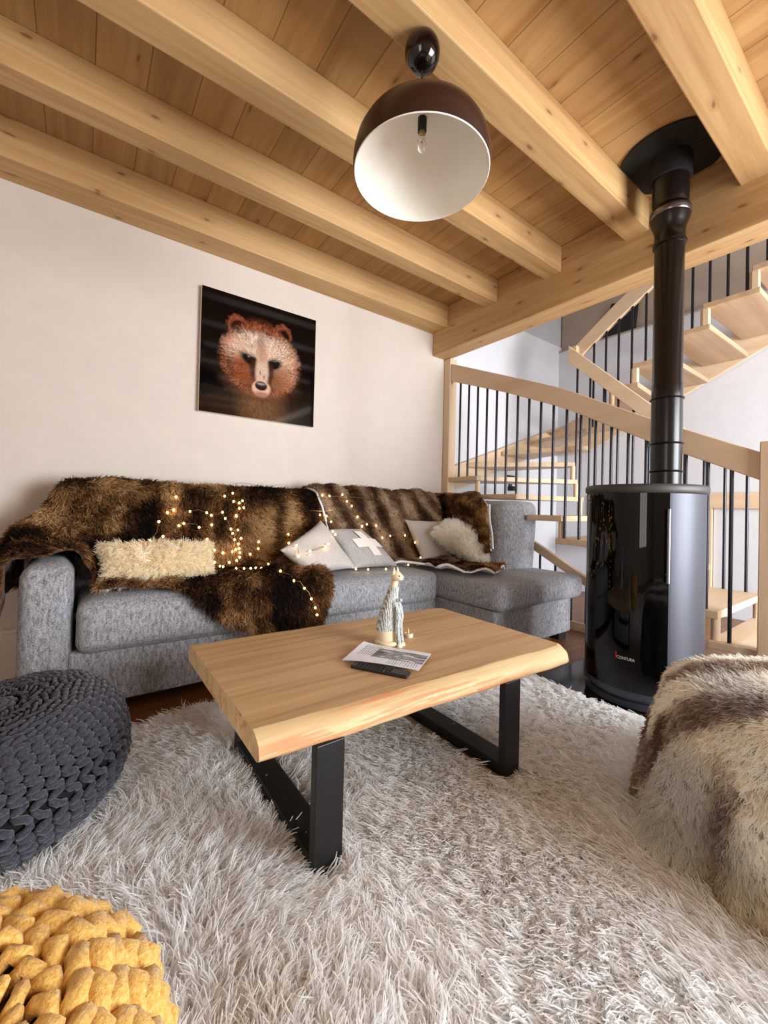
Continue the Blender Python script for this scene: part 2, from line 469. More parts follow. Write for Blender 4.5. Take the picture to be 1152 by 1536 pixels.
# ceiling boards, beams and girder
struct(box('ceiling', (-1.95, -2.45, CZ), (BX, WY + .1, CZ + .03), M['ceil'], bev=0), 'knotty spruce board ceiling between the beams')
struct(box('ceiling_slab', (-1.95, -2.45, CZ + .03), (BX, WY + .1, CZ + .22), M['wall_dim'], bev=0))
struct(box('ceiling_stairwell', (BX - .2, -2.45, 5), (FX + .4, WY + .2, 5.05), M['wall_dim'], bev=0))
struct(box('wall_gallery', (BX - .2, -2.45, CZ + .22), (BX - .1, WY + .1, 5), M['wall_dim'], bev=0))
beams = [(2.845, WY, 2.735), (2.262, 2.385, 2.752), (1.683, 1.822, 2.755), (1.102, 1.243, 2.757), (.515, .662, 2.757),
         (-.07, .07, 2.757), (-.65, -.51, 2.757), (-1.23, -1.09, 2.757), (-1.81, -1.67, 2.757), (-2.35, -2.25, 2.757)]
BL = ['ceiling beam lying along the top of the back wall', 'second ceiling beam out from the back wall', 'third ceiling beam out from the back wall, left of the pendant lamp',
      'fourth ceiling beam out from the back wall, carrying the pendant lamp', 'ceiling beam at the right beside the flue plate']
for i, (y0, y1, z) in enumerate(beams):
    o = box('ceiling_beam', (-1.9, y0, z), (GX + .01, y1, CZ), M['beam'], bev=.006, loc=(-1.9 - .37 * i, y0, z))
    struct(o, BL[i] if i < 5 else None)
    # shift the grain from beam to beam
struct(box('girder_beam', (GX, -2.4, 2.515), (BX, WY, CZ), M['girder'], bev=.006, loc=(GX, 0, 2.5)), 'heavy spruce girder carrying the beam ends')
struct(box('baseboard_back', (-1.9, WY - .012, 0), (2.9, WY, .06), M['wall'], bev=.002))

# ------------------------------------------------------------------ light
world = bpy.data.worlds.new('sky'); scene.world = world; world.use_nodes = True
nt = world.node_tree; bg = nt.nodes['Background']; bg.inputs[0].default_value = (.82, .9, 1, 1); bg.inputs[1].default_value = 1.6
def area(name, loc, target, sx, sy, power, col):
    L = bpy.data.lights.new(name, 'AREA'); L.shape = 'RECTANGLE'; L.size = sx; L.size_y = sy; L.energy = power; L.color = col
    o = bpy.data.objects.new(name, L); COL.objects.link(o); o.location = loc
    o.rotation_euler = (Vector(target) - Vector(loc)).to_track_quat('-Z', 'Y').to_euler(); return o
a, b, z0, z1 = WIN[0]
area('window_light_right', ((a + b) / 2, -2.3, (z0 + z1) / 2), ((a + b) / 2, 0, (z0 + z1) / 2 - .05), b - a - .15, z1 - z0 - .15, 178, (.93, .965, 1))
area('window_light_left', (-1.80, -.75, 1.37), (0, -.75, 1.35), LW[1] - LW[0] - .15, LW[3] - LW[2] - .15, 13, (1, .84, .66))
area('stairwell_top_fill', (4.1, .4, 4.7), (4.1, .6, 0), 1.2, 2.2, 16, (.93, .96, 1))  # overhead fill lamp added for the stairwell; its ceiling has no opening
area('stairwell_side_fill', (3.9, -2.1, 1.6), (4.75, 1.2, 1.5), 1.2, 1.8, 58, (.92, .955, 1))  # area lamp added to brighten the far stairwell wall; no window opening here
scene.view_settings.view_transform = 'Standard'
scene.view_settings.exposure = 0.68
scene.cycles.use_denoising = True
scene.cycles.max_bounces = 14; scene.cycles.diffuse_bounces = 10; scene.cycles.transmission_bounces = 12; scene.cycles.sample_clamp_indirect = 6
# ------------------------------------------------------------------ staircase
st = thing('staircase', 'beech winding staircase with dark steel balusters behind the stove', 'staircase', (3.0, .6, 0))
RISE = .1733
def tz(n): return .44 + (n - 2) * RISE
X0, XI, XJ, XF, YB = 2.97, 3.94, 4.0, 4.99, 2.985
OUT = {1: (X0, .47), 2: (X0, .77), 3: (X0, 1.08), 4: (X0, 1.41), 5: (X0, 1.74), 6: (X0, 2.15), 7: (X0, 2.59), 8: (3.27, YB), 9: (3.84, YB), 10: (4.34, YB), 11: (4.81, YB),
       12: (XF, 2.30), 13: (XF, 1.80), 14: (XF, 1.45), 15: (XF, 1.15), 16: (XF, .86), 17: (XF, .56), 18: (XF, .26)}
INN = {1: (XI, .47), 2: (XI, .77), 3: (XI, 1.08), 4: (XI, 1.55), 5: (XI, 1.85), 6: (XI - .02, 2.07), 7: (XI - .03, 2.13), 8: (XI - .04, 2.16), 9: (XI + .03, 2.19), 10: (XJ + .02, 2.12), 11: (XJ, 2.02),
       12: (XJ, 1.88), 13: (XJ, 1.69), 14: (XJ, 1.44), 15: (XJ, 1.17), 16: (XJ, .87), 17: (XJ, .57), 18: (XJ, .27)}
TH = .045
for n in range(1, 18):
    oa, ia, ob, ib = OUT[n], INN[n], OUT[n + 1], INN[n + 1]
    if n < 7: poly = [oa, ia, (ib[0], ib[1] + .05), (ob[0], ob[1] + .05 if n != 5 else 2.045)]
    elif n == 7: poly = [oa, ia, (ib[0] + .03, ib[1] + .02), (ob[0] + .06, ob[1]), (X0, YB)]
    elif n == 11: poly = [oa, ia, (ib[0], ib[1] - .05), (ob[0], ob[1] - .05), (XF, YB)]
    elif n < 11: poly = [oa, ia, (ib[0] + .04, ib[1] - .01), (ob[0] + .05, ob[1])]
    else: poly = [oa, ia, (ib[0], ib[1] - .05), (ob[0], ob[1] - .05)]
    bmadd('tread', prism_bm(poly, 2, tz(n) - TH, tz(n), .005), M['beechx'] if n < 12 else M['beechx_shaded'], st)
    # turned spacer pegs up to the next tread
    if n < 17:
        for (px, py) in ([(ob[0] + .045, ob[1] + .025)] if n < 7 and n != 5 else []) + [(ib[0] - .03 if n < 8 else ib[0] + .03, ib[1] + (.025 if n < 6 else 0))]:
            if n in (8, 9, 10): continue
            v, fc = lathe([(.023, tz(n) - .002), (.023, tz(n + 1) - TH + .002)], px, py, 16)
            add('spacer_peg', v, fc, M['beechz'], st)
for n in (12, 13, 14, 15, 16):
    box('riser_block', (XJ - .002, INN[n + 1][1] - .04, tz(n) - .002), (XJ + .05, INN[n + 1][1], tz(n + 1) - TH + .002), M['beechz'], st)
# wall stringers
V2 = [(3.08, 1.19), (3.08, 1.43), (3.163, 1.458), (3.482, 1.565), (4.717, 1.992), (5.03, 2.09), (5.03, 1.82), (4.6, 1.70), (3.9, 1.47), (3.3, 1.24)]
bmadd('wall_stringer', prism_bm(V2, 1, 3.0, 3.04, .003), M['beechx'], st)
lo = lambda y: 2.238 - .50 * (y - 1.589)
V2 = [(y, lo(y)) for y in (3.03, 2.6, 2.2, 1.8, 1.0, 0, -.6)]
V2[0] = (3.03, 1.72)
V2 = V2 + [(y, z + .30) for y, z in V2[::-1]]
bmadd('wall_stringer', prism_bm(V2, 0, 5.0, 5.045, .003), M['beech'], st)
# front balustrade
pts = [(2.955, 2.453, 2.278), (2.3, 2.178, 2.03), (1.80, 1.965, 1.815), (1.68, 1.905, 1.755), (1.114, 1.60, 1.445), (.598, 1.344, 1.19)]
poly = [(y, zt) for y, zt, zb in pts] + [(y, zb) for y, zt, zb in pts[::-1]]
bmadd('handrail', prism_bm(poly, 0, 2.975, 3.02, .005), M['beech'], st)
box('post', (2.965, 2.96, 0), (3.06, 3.045, 2.513), M['beechz'], st, .006)
box('post', (2.955, .515, 0), (3.04, .60, 1.40), M['beechz'], st, .006)
rb = lambda y: float(np.interp(y, [p[0] for p in pts][::-1], [p[2] for p in pts][::-1]))
def baluster(x, y, z0, z1, r=.0105):
    v, fc = tube([(x, y, z0), (x, y, z1)], r, 10); add('baluster', v, fc, M['darksteel'], st)
y = 2.845
while y > .64:
    n = max([k for k in range(1, 8) if OUT[k][1] <= y + .005 and k <= 7])
    baluster(3.0, y, (1.088 if 1.98 < y < 2.15 else tz(n) - .002) if n > 1 else .27, rb(y) + .01); y -= .1115
# inner handrail and balusters of the lower flight
ip = [(2.25, 2.655, 2.495), (1.53, 1.96, 1.80), (1.2, 1.635, 1.47), (1.0, 1.53, 1.37), (.78, 1.43, 1.27)]
poly = [(y, a) for y, a, b in ip] + [(y, b) for y, a, b in ip[::-1]]
bmadd('handrail', prism_bm(poly, 0, 3.90, 3.945, .005), M['beech'], st)
ib_ = lambda y: float(np.interp(y, [p[0] for p in ip][::-1], [p[2] for p in ip][::-1]))
y = 2.16
while y > .80:
    n = max([k for k in range(1, 8) if INN[k][1] <= y + .005]); baluster(3.922, y, tz(n) - .002, ib_(y) + .01); y -= .13
# rail and balusters of the upper flight
up = [(2.25, 2.66, 2.50), (1.86, 2.95, 2.78), (1.0, 3.50, 3.33), (-.6, 4.52, 4.36)]
poly = [(y, a) for y, a, b in up] + [(y, b) for y, a, b in up[::-1]]
bmadd('handrail', prism_bm(poly, 0, 4.0, 4.045, .005), M['beech'], st)
box('rail_end_block', (3.945, 2.19, 2.50), (4.0, 2.25, 2.655), M['beechx'], st, .004)
ub = lambda y: float(np.interp(y, [p[0] for p in up][::-1], [p[2] for p in up][::-1]))
y = 2.05
while y > .25:
    k = [k for k in range(9, 18) if INN[k][1] >= y - .001]; n = max(k)
    baluster(4.02, y, tz(n) - .002, ub(y) + .01); y -= .115
# low balustrade closing the space under the flight
poly = [(2.40, .815), (1.10, .09), (1.10, .02), (1.22, .06), (2.40, .725)]
poly = [(2.40, .80), (1.45, .305), (1.45, .225), (2.40, .715)]
bmadd('under_stair_rail', prism_bm(poly, 0, 3.36, 3.40, .004), M['beech'], st)
box('plinth', (3.36, 1.2, 0), (3.40, 2.42, .07), M['beech'], st)
for y in (2.32, 2.18, 2.03, 1.88, 1.75, 1.60):
    baluster(3.38, y, .065, float(np.interp(y, [1.45, 2.40], [.23, .72])))
# things seen beneath and above the stairs
o = thing('wall_hook', 'small black hook bracket on the stairwell wall behind the treads', 'hook', (4.05, 3.04, 1.30))
box('plate', (3.99, 3.03, 1.345), (4.15, 3.05, 1.40), M['blackmatte'], o, .004); box('arm', (4.04, 2.97, 1.22), (4.10, 3.05, 1.27), M['blackmatte'], o, .004)
box('bracket', (4.05, 3.02, 1.26), (4.09, 3.05, 1.35), M['stovebody'], o, .004)
t = NT('leaf_print'); vo = t.n('ShaderNodeTexVoronoi', feature='DISTANCE_TO_EDGE'); vo.inputs['Scale'].default_value = 11
t.l(t.coords((1, 2.4, 1), (.6, 0, 0)), vo.inputs['Vector'])
nz = t.noise(t.coords(), 9, 2)
t.set(Base_Color=t.mix(t.math('MULTIPLY', t.math('LESS_THAN', vo.outputs[0], .05), t.math('GREATER_THAN', nz, .5)), srgb(214, 217, 224), srgb(28, 30, 34)), Roughness=.6)
o = thing('leaf_picture', 'small pale print with dark leaf strokes on the wall under the stairs', 'print', (5.06, 2.35, .95))
box('sheet', (5.05, 2.13, .93), (5.068, 2.62, 1.20), t.m, o, .002)
o = thing('wall_bowl', 'small grey half-round shelf bowl on the wall under the stairs', 'bowl', (5.0, 2.35, .55))
v, fc = lathe([(.05, .56), (.12, .575), (.16, .62), (.17, .68), (.16, .68), (.145, .63), (.1, .59)], 4.88, 2.42, 32); add('basin', v, fc, M['wall_cool'], o)
box('back_plate', (5.0, 2.30, .56), (5.068, 2.54, .68), M['wall_cool'], o)
# black panel on the landing wall
bm = prism_bm([(2.39, 3.50), (2.10, 3.42), (2.13, 3.11), (2.51, 3.115), (2.47, 3.30), (2.44, 3.36), (2.42, 3.42)], 0, 5.075, 5.115, .004)
tag(bmadd('wall_panel', bm, M['blackmatte'], loc=(5.09, 2.3, 3.1)), 'black panel standing on the ledge of the upper stairwell wall', 'panel')
# ------------------------------------------------------------------ stove, flue, hearth, lamp, picture
SX, SY, SR = 2.51, .99, .277
sv = thing('wood_stove', 'black oval wood stove with a tall curved glass door', 'stove', (SX, SY, .012))
front = math.atan2(.10, -1)            # the door looks into the room
def arc_panel(r0, r1, z0, z1, a0, a1, n=40):
    V = []; F = []
    A = np.linspace(a0, a1, n)
    for a in A:
        for (r_, z) in ((r1, z0), (r1, z1), (r0, z1), (r0, z0)):
            V.append((SX + r_ * math.cos(a), SY + r_ * math.sin(a), z))
    for i in range(n - 1):
        for k in range(4): F.append((i * 4 + k, i * 4 + (k + 1) % 4, (i + 1) * 4 + (k + 1) % 4, (i + 1) * 4 + k))
    F.append((0, 1, 2, 3)); F.append(tuple((n - 1) * 4 + k for k in (3, 2, 1, 0)))
    return V, F
v, fc = lathe([(.255, .012), (.255, .05), (.262, .055), (.262, 1.10)], SX, SY, 96); o = add('body', v, fc, M['stovebody'], sv)
def shade_flat(o):
    for p in o.data.polygons:
        if len(p.vertices) > 4: p.use_smooth = False
shade_flat(o)
v, fc = lathe([(.262, .012), (.272, .016), (.272, .045), (.262, .049)], SX, SY, 96, False, False); add('plinth_ring', v, fc, M['stovebody'], sv)
dl, dr = front - 1.02, front + .80      # left of picture is +angle side away from the camera
v, fc = arc_panel(.262, .277, .075, 1.098, front - .80, front + 1.02); o = add('side_panel', *arc_panel(.2, .277, .07, 1.10, front + .92, front + 2 * PI - .92, 90), M['stovebody'], sv, True)
door = add('door', *arc_panel(.25, .2765, .075, 1.098, front - .90, front + .90), M['stoveglass'], sv, True)
add('door_trim', *arc_panel(.262, .2785, .07, .10, front - .90, front + .90), M['stovebody'], sv, True)
for s in (-1, 1): add('door_edge', *arc_panel(.262, .2785, .075, 1.098, front + s * .90 - .022, front + s * .90 + .022, 5), M['stovebody'], sv, True)
ha = front + .845
hx, hy = SX + .292 * math.cos(ha), SY + .292 * math.sin(ha)
v, fc = merge(tube([(hx, hy, .66), (hx, hy, 1.02)], .0075, 10), tube([(hx, hy, .70), (SX + .27 * math.cos(ha), SY + .27 * math.sin(ha), .70)], .005, 8), tube([(hx, hy, .98), (SX + .27 * math.cos(ha), SY + .27 * math.sin(ha), .98)], .005, 8))
tag(add('door_handle', v, fc, plain('brushed_handle', srgb(128, 130, 136), .35, .7), door), 'slim grey door handle')
v, fc = lathe([(.20, 1.096), (.279, 1.098), (.288, 1.105), (.290, 1.118), (.290, 1.132), (.284, 1.142), (.27, 1.145), (.0, 1.1451)], SX, SY, 96, True, False); shade_flat(add('top_plate', v, fc, M['stovetop'], sv))
# maker's mark on the glass: a red flame and white lettering
la = front + .13
def on_glass(a_off, z, rr=.2782): return (SX + rr * math.cos(la + a_off), SY + rr * math.sin(la + a_off), z)
M['logo_red'] = plain('logo_red', srgb(206, 40, 42), .4); M['logo_white'] = plain('logo_white', srgb(222, 222, 224), .4)
mk = thing('tmp', '', '') if False else None
zl = .262
P_ = [on_glass(-.055 + .02 * x, zl + .028 * y) for x, y in ((-.5, 0), (.1, -.45), (.65, 0), (.6, .5), (.35, .55), (.5, 1.2), (-.1, .75), (-.45, .45))]
add('logo_flame', P_, [tuple(range(8))], M['logo_red'], door, False)
tc = bpy.data.curves.new('logo_text', 'FONT'); tc.body = 'CONTURA'; tc.size = .021; tc.align_x = 'LEFT'
to = bpy.data.objects.new('logo_text_tmp', tc); COL.objects.link(to)
dg = bpy.context.evaluated_depsgraph_get(); me = to.evaluated_get(dg).to_mesh()
TV = [on_glass(-.038 + v.co.x * .78 / SR, zl - .008 + v.co.y) for v in me.vertices]; TF = [tuple(p.vertices) for p in me.polygons]
bpy.data.objects.remove(to); bpy.data.curves.remove(tc)
add('logo_text', TV, TF, M['logo_white'], door, False)
# flue
PX, PY = 2.565, .905
prof = [(.073, 1.14), (.073, 1.19)]
def ringp(z, r=.073): return [(r, z - .006), (r + .006, z - .004), (r + .008, z), (r + .006, z + .004), (r, z + .006)]
prof = [(.073, 1.144)] + ringp(1.225) + ringp(1.375, .0735) + [(.0735, 1.40)] + ringp(1.62, .0725) + [(.0725, 1.70), (.070, 1.705), (.070, 2.46)] + \
       [(.078, 2.462), (.080, 2.475), (.072, 2.485), (.072, 2.54), (.080, 2.57), (.092, 2.60), (.096, 2.63), (.092, 2.66), (.082, 2.672), (.086, 2.69), (.088, 2.93)]
v, fc = lathe(prof, PX, PY, 56); fl = add('flue_pipe', v, fc, M['pipe'], sv)
v, fc = lathe([(.094, 2.615), (.0975, 2.62), (.0975, 2.645), (.094, 2.65)], PX, PY, 56, False, False); tag(add('clamp_band', v, fc, plain('grey_clamp_band', srgb(120, 112, 116), .25, .9), fl), 'shiny grey clamp band')
for a_ in (0.2, 1.3, 2.6, 3.9, 5.1): pass
pl = thing('flue_plate', 'black round flue plate on the ceiling boards, cut by two beams', 'plate', (PX, .9, 2.94))
poly = []
for a_ in np.linspace(0, 2 * PI, 90, endpoint=False):
    x, y = 2.56 + .25 * math.cos(a_), .905 + .25 * math.sin(a_)
    poly.append((min(x, 2.775), min(max(y, .672), 1.094)))
bmadd('plate', prism_bm(poly, 2, 2.936, 2.946), M['blackmatte'], pl)
v, fc = lathe([(.089, 2.82), (.1, 2.822), (.1, 2.938)], PX, PY, 48); add('collar', v, fc, M['blackmatte'], pl)
for a_ in (3.6, 4.6): 
    v, fc = lathe([(.006, 2.931), (.006, 2.937)], PX + .15 * math.cos(a_), PY + .15 * math.sin(a_), 10); add('screw', v, fc, M['darksteel'], pl)
# hearth plate
hp = box('hearth_plate', (2.176, .40, .001), (2.79, 1.43, .012), M['blackgloss'], bev=.003, loc=(2.45, .9, 0))
tag(hp, 'thin black hearth plate under the stove', 'plate')

# pendant lamp
LX, LY = 1.0, 1.175
lp = thing('pendant_lamp', 'dark brown dome pendant lamp with a white inside hanging from a beam', 'lamp', (LX, LY, 2.75))
pr = [(.252, 2.25), (.256, 2.28), (.254, 2.31), (.245, 2.345), (.226, 2.38), (.194, 2.412), (.15, 2.44), (.10, 2.458), (.05, 2.467), (.010, 2.469)]
v, fc = lathe(pr, LX, LY, 72, False, True); sh = add('shade', v, fc, M['shadeout'], lp)
v, fc = lathe([(r_ - .005 if r_ > .02 else r_, z - .004 if i else z) for i, (r_, z) in enumerate(pr)], LX, LY, 72, False, True); tag(add('shade_lining', v, fc, M['shadein'], sh), 'white inside of the shade')
v, fc = lathe([(.247, 2.25), (.2495, 2.247), (.252, 2.25)], LX, LY, 72, False, False); add('rim', v, fc, M['shadein'], sh)
v, fc = lathe([(.0165, 2.466), (.0165, 2.414), (.013, 2.412)], LX, LY, 24); add('socket', v, fc, M['blackmatte'], lp)
brass = plain('brass_cap', srgb(170, 140, 96), .3, .9)
v, fc = lathe([(.0125, 2.412), (.0125, 2.402), (.010, 2.398)], LX, LY, 24); bl = add('bulb_cap', v, fc, brass, lp)
gl = NT('clear_bulb_glass'); gl.set(Base_Color=(1, 1, 1, 1), Roughness=.0, Transmission_Weight=1.0, IOR=1.45)
v, fc = lathe([(.008, 2.399), (.011, 2.39), (.016, 2.375), (.0175, 2.362), (.016, 2.35), (.010, 2.34), (.002, 2.337)], LX, LY, 24)
add('bulb', v, fc, gl.m, lp)
bx, by, bz = .99, 1.172, 2.705
a_ = np.linspace(0, PI, 28)
v, fc = lathe([(.066 * math.sin(t_) + 1e-4, min(bz - .068 * math.cos(t_), 2.756)) for t_ in a_[:-3]], bx, by, 48); add('ceiling_rose', v, fc, M['blackgloss'], lp)
v, fc = merge(tube([(bx, by, bz - .066), (LX - .012, LY, 2.55), (LX - .04, LY + .02, 2.463)], .0018, 6), tube([(bx, by, bz - .066), (LX + .008, LY + .004, 2.55), (LX + .012, LY, 2.466)], .003, 6)); add('cord', v, fc, M['blackmatte'], lp)

# ---- bear picture on the wall
px0, px1, pz0, pz1 = .628, 1.490, 1.623, 2.484
pc = thing('wall_picture', 'square black canvas print of a brown bear head on the back wall', 'picture', ((px0 + px1) / 2, 3.035, pz0))
box('canvas', (px0, 3.012, pz0), (px1, 3.05, pz1), M['white'], pc, .002)
n = 320
gu, gv = np.meshgrid(np.linspace(0, 1, n), np.linspace(0, 1, n), indexing='ij')   # u right, v down
U, W = gu.ravel(), gv.ravel()
Q = np.stack([U, W, U * 0], 1)
def sm(a, b, x): t_ = np.clip((x - a) / (b - a), 0, 1); return t_ * t_ * (3 - 2 * t_)
def ell(cx, cy, rx, ry, rot=0, soft=.25):
    x, y = U - cx, W - cy; c_, s_ = math.cos(rot), math.sin(rot)
    x, y = x * c_ + y * s_, -x * s_ + y * c_
    d_ = np.sqrt((x / rx) ** 2 + (y / ry) ** 2); return 1 - sm(1 - soft, 1 + soft, d_)
far_ = np.clip((np.hypot(U - .5, W - .6) - .12) / .2, 0, 1); U = U + .010 * far_ * vnoise(Q, 75, 3); W = W + .010 * far_ * vnoise(Q, 75, 4)
C = np.tile(lin(9, 6, 7), (n * n, 1))
def lay(mask, col, k=1.0):
    global C
    m_ = np.clip(mask * k, 0, 1)[:, None]; C = C * (1 - m_) + np.array(col) * m_
ang = np.arctan2(W - .55, U - .50); rad_ = np.hypot(U - .50, W - .55)
strk = vnoise(np.stack([np.cos(ang) * 5, np.sin(ang) * 5, rad_ * 3], 1), 16, 5) * .5 + .5
strk2 = vnoise(np.stack([np.cos(ang) * 9, np.sin(ang) * 9, rad_ * 7], 1), 15, 6) * .5 + .5
lay(ell(.50, 1.0, .40, .20, 0, .7) , lin(52, 34, 24), .5)
lay(ell(.505, .86, .17, .26, 0, .7), lin(120, 82, 54), .55 + .25 * strk)
lay(ell(.495, .50, .335, .295, 0, .12), lin(74, 38, 26), .95)
lay(ell(.495, .66, .30, .17, 0, .35), lin(92, 54, 34), .5 + .4 * strk)
for ex_, ey_, er in ((.285, .245, .088), (.675, .222, .088)):
    lay(ell(ex_, ey_, er, er, 0, .16), lin(132, 72, 48), .75 + .3 * strk2); lay(ell(ex_ + .012, ey_ + .022, er * .70, er * .72, 0, .3), lin(16, 9, 9), 1.05)
lay(ell(.48, .235, .17, .075, 0, .5), lin(98, 48, 30), .6 + .4 * strk2)
lay(ell(.43, .395, .215, .125, -.10, .35), lin(226, 196, 172), .45 + .65 * strk2)
lay(ell(.645, .42, .165, .145, .35, .35), lin(218, 186, 160), .35 + .7 * strk2)
lay(ell(.26, .43, .09, .11, .3, .45), lin(206, 164, 138), .25 + .6 * strk2)
lay(ell(.74, .53, .08, .15, .1, .45), lin(206, 160, 128), .2 + .6 * strk2)
lay(ell(.335, .60, .085, .12, -.35, .4), lin(142, 74, 42), .4 + .6 * strk2)
lay(ell(.675, .62, .08, .12, .35, .4), lin(150, 92, 60), .35 + .55 * strk2)
lay(ell(.485, .34, .04, .07, 0, .55), lin(110, 72, 58), .9 * strk2)
lay(ell(.40, .505, .088, .046, .42, .5), lin(22, 13, 11), 1.2); lay(ell(.60, .505, .074, .046, -.45, .5), lin(22, 13, 11), 1.2)
lay(ell(.385, .455, .075, .016, .25, .5), lin(226, 196, 172), .4 * strk2); lay(ell(.625, .452, .065, .016, -.3, .5), lin(216, 186, 160), .4 * strk2)
lay(ell(.425, .575, .032, .075, 0, .45), lin(58, 32, 22), .9); lay(ell(.575, .575, .028, .075, 0, .45), lin(58, 32, 22), .9)
lay(ell(.500, .59, .056, .16, 0, .3), lin(214, 182, 160), .75 + .35 * strk)
lay(ell(.50, .44, .045, .07, 0, .55), lin(176, 130, 104), .8)
lay(ell(.498, .735, .080, .068, 0, .18), lin(222, 180, 154)); lay(ell(.498, .785, .055, .022, 0, .5), lin(120, 80, 62), .7)
lay(ell(.495, .712, .054, .040, 0, .15), lin(30, 21, 22)); lay(ell(.495, .694, .035, .011, 0, .5), lin(140, 130, 130))
lay(ell(.478, .735, .010, .007, 0, .4), lin(8, 5, 5)); lay(ell(.515, .735, .010, .007, 0, .4), lin(8, 5, 5))
lay(ell(.485, .60, .008, .018, 0, .5), lin(130, 92, 76), .8); lay(ell(.52, .63, .008, .016, 0, .5), lin(130, 92, 76), .8)
edge = ell(.495, .50, .345, .305, 0, .10) * (1 - ell(.495, .50, .30, .262, 0, .12))
lay(edge, lin(168, 98, 66), .8 * strk2); lay(ell(.385, .482, .010, .007, 0, .4), lin(150, 130, 120), .8); lay(ell(.615, .478, .006, .005, 0, .4), lin(110, 95, 90), .6)
C *= (.72 + .42 * strk2)[:, None]
Vp = np.stack([px0 + gu.ravel() * (px1 - px0), np.full(n * n, 3.0112), pz1 - gv.ravel() * (pz1 - pz0)], 1)
img = add('printed_face', Vp, [q[::-1] for q in grid_faces(n, n)], [], pc, False)
ca = img.data.color_attributes.new('paint', 'FLOAT_COLOR', 'POINT')
ca.data.foreach_set('color', np.concatenate([np.clip(C, 0, 1), np.ones((n * n, 1))], 1).astype(np.float32).ravel())
t = NT('bear_print'); at = t.n('ShaderNodeAttribute', attribute_name='paint'); t.set(Base_Color=at.outputs['Color'], Roughness=.07, Specular_IOR_Level=.35)
img.data.materials.append(t.m)
# ------------------------------------------------------------------ corner sofa
sf = thing('corner_sofa', 'long grey melange corner sofa with a chaise end along the back wall', 'sofa', (1.4, 2.6, 0))
S = M['sofa']
box('base', (-.03, 2.285, .06), (2.36, 2.94, .315), S, sf, .012)
box('chaise_base', (2.19, 1.735, .06), (3.12, 2.92, .325), S, sf, .012)
v, fc = rbox((-.205, 2.265, .05), (-.02, 2.94, .712), .06, 14, (.006, 0, .012)); add('armrest', v, fc, S, sf)
v, fc = rbox((-.005, 2.23, .305), (1.16, 2.86, .548), .055, 20, (0, .022, .03), .004, 1); add('seat_cushion', v, fc, S, sf)
v, fc = rbox((1.155, 2.245, .30), (2.185, 2.86, .515), .05, 20, (0, .015, .025), .004, 2); add('seat_cushion', v, fc, S, sf)
v, fc = rbox((2.175, 1.675, .325), (3.20, 2.86, .500), .05, 20, (0, .012, .022), .004, 3); add('chaise_cushion', v, fc, S, sf)
# leaning backs
def lean(v, axis, k, z0=.45):
    v = np.array(v); v[:, axis] += np.maximum(v[:, 2] - z0, 0) * k; return v
v, fc = rbox((-.045, 2.63, .40), (1.42, 2.95, 1.035), .06, 18, (0, .03, .01), .006, 4); v = np.array(v)
fr = v[:, 1] < 2.80; v[fr, 1] += np.clip(v[fr, 2] - .45, 0, 1) * .20; add('back_cushion', v, fc, S, sf)
v, fc = rbox((1.40, 2.63, .40), (2.80, 2.93, 1.060), .06, 18, (0, .02, .01), .006, 5); v = np.array(v)
fr = v[:, 1] < 2.80; v[fr, 1] += np.clip(v[fr, 2] - .45, 0, 1) * .20; add('back_cushion', v, fc, S, sf)
v, fc = rbox((2.69, 2.085, .40), (3.17, 2.925, 1.07), .075, 16, (.02, .015, .005), .006, 6); v = np.array(v)
v[:, 0] += np.clip(v[:, 2] - .45, 0, 1) * .07; add('end_backrest', v, fc, S, sf)
for (x, y) in ((2.26, 1.80), (3.05, 1.80), (3.05, 2.86), (-.1, 2.35), (-.1, 2.86), (1.2, 2.36)):
    box('foot', (x - .05, y - .04, 0), (x + .05, y + .04, .062), M['blackmatte'], sf)

# ---- faux fur throws: cloth lying over back, seat and arm
PROF = np.array([(2.985, .80), (2.98, .95), (2.955, 1.04), (2.90, 1.068), (2.82, 1.07), (2.772, 1.05), (2.735, .95), (2.69, .80), (2.635, .64), (2.60, .578),
                 (2.55, .565), (2.45, .572), (2.34, .575), (2.26, .562), (2.222, .52), (2.206, .45), (2.210, .36), (2.216, .25)])
APROF = np.array([(2.985, .70), (2.98, .90), (2.955, 1.00), (2.90, 1.025), (2.84, .99), (2.78, .94), (2.72, .89), (2.66, .84), (2.60, .80), (2.56, .775),
                  (2.52, .76), (2.48, .752), (2.44, .748), (2.41, .745), (2.38, .743), (2.35, .741), (2.335, .738), (2.325, .732)])
def arclen(P):
    d_ = np.r_[0, np.cumsum(np.linalg.norm(np.diff(P, axis=0), axis=1))]; return d_ / d_[-1], d_[-1]
def smooth_profile(P, n=160):
    t_, L = arclen(P); q = np.linspace(0, 1, n); Y = np.stack([np.interp(q, t_, P[:, i]) for i in (0, 1)], 1)
    for _ in range(6): Y[1:-1] = (Y[:-2] + 2 * Y[1:-1] + Y[2:]) / 4
    return Y
def sheet(name, pts, mask_faces, mats, parent, thick=.012):
    pass
def surf_normals(G):
    du = np.gradient(G, axis=0); dv = np.gradient(G, axis=1)
    N = np.cross(dv, du); N /= np.linalg.norm(N, axis=2)[:, :, None] + 1e-9; return N
def noisegrid(G, scale, amp, seed):
    return vnoise(G.reshape(-1, 3), scale, seed).reshape(G.shape[:2]) * amp
def smoothstep(a, b, x): t_ = np.clip((x - a) / (b - a), 0, 1); return t_ * t_ * (3 - 2 * t_)

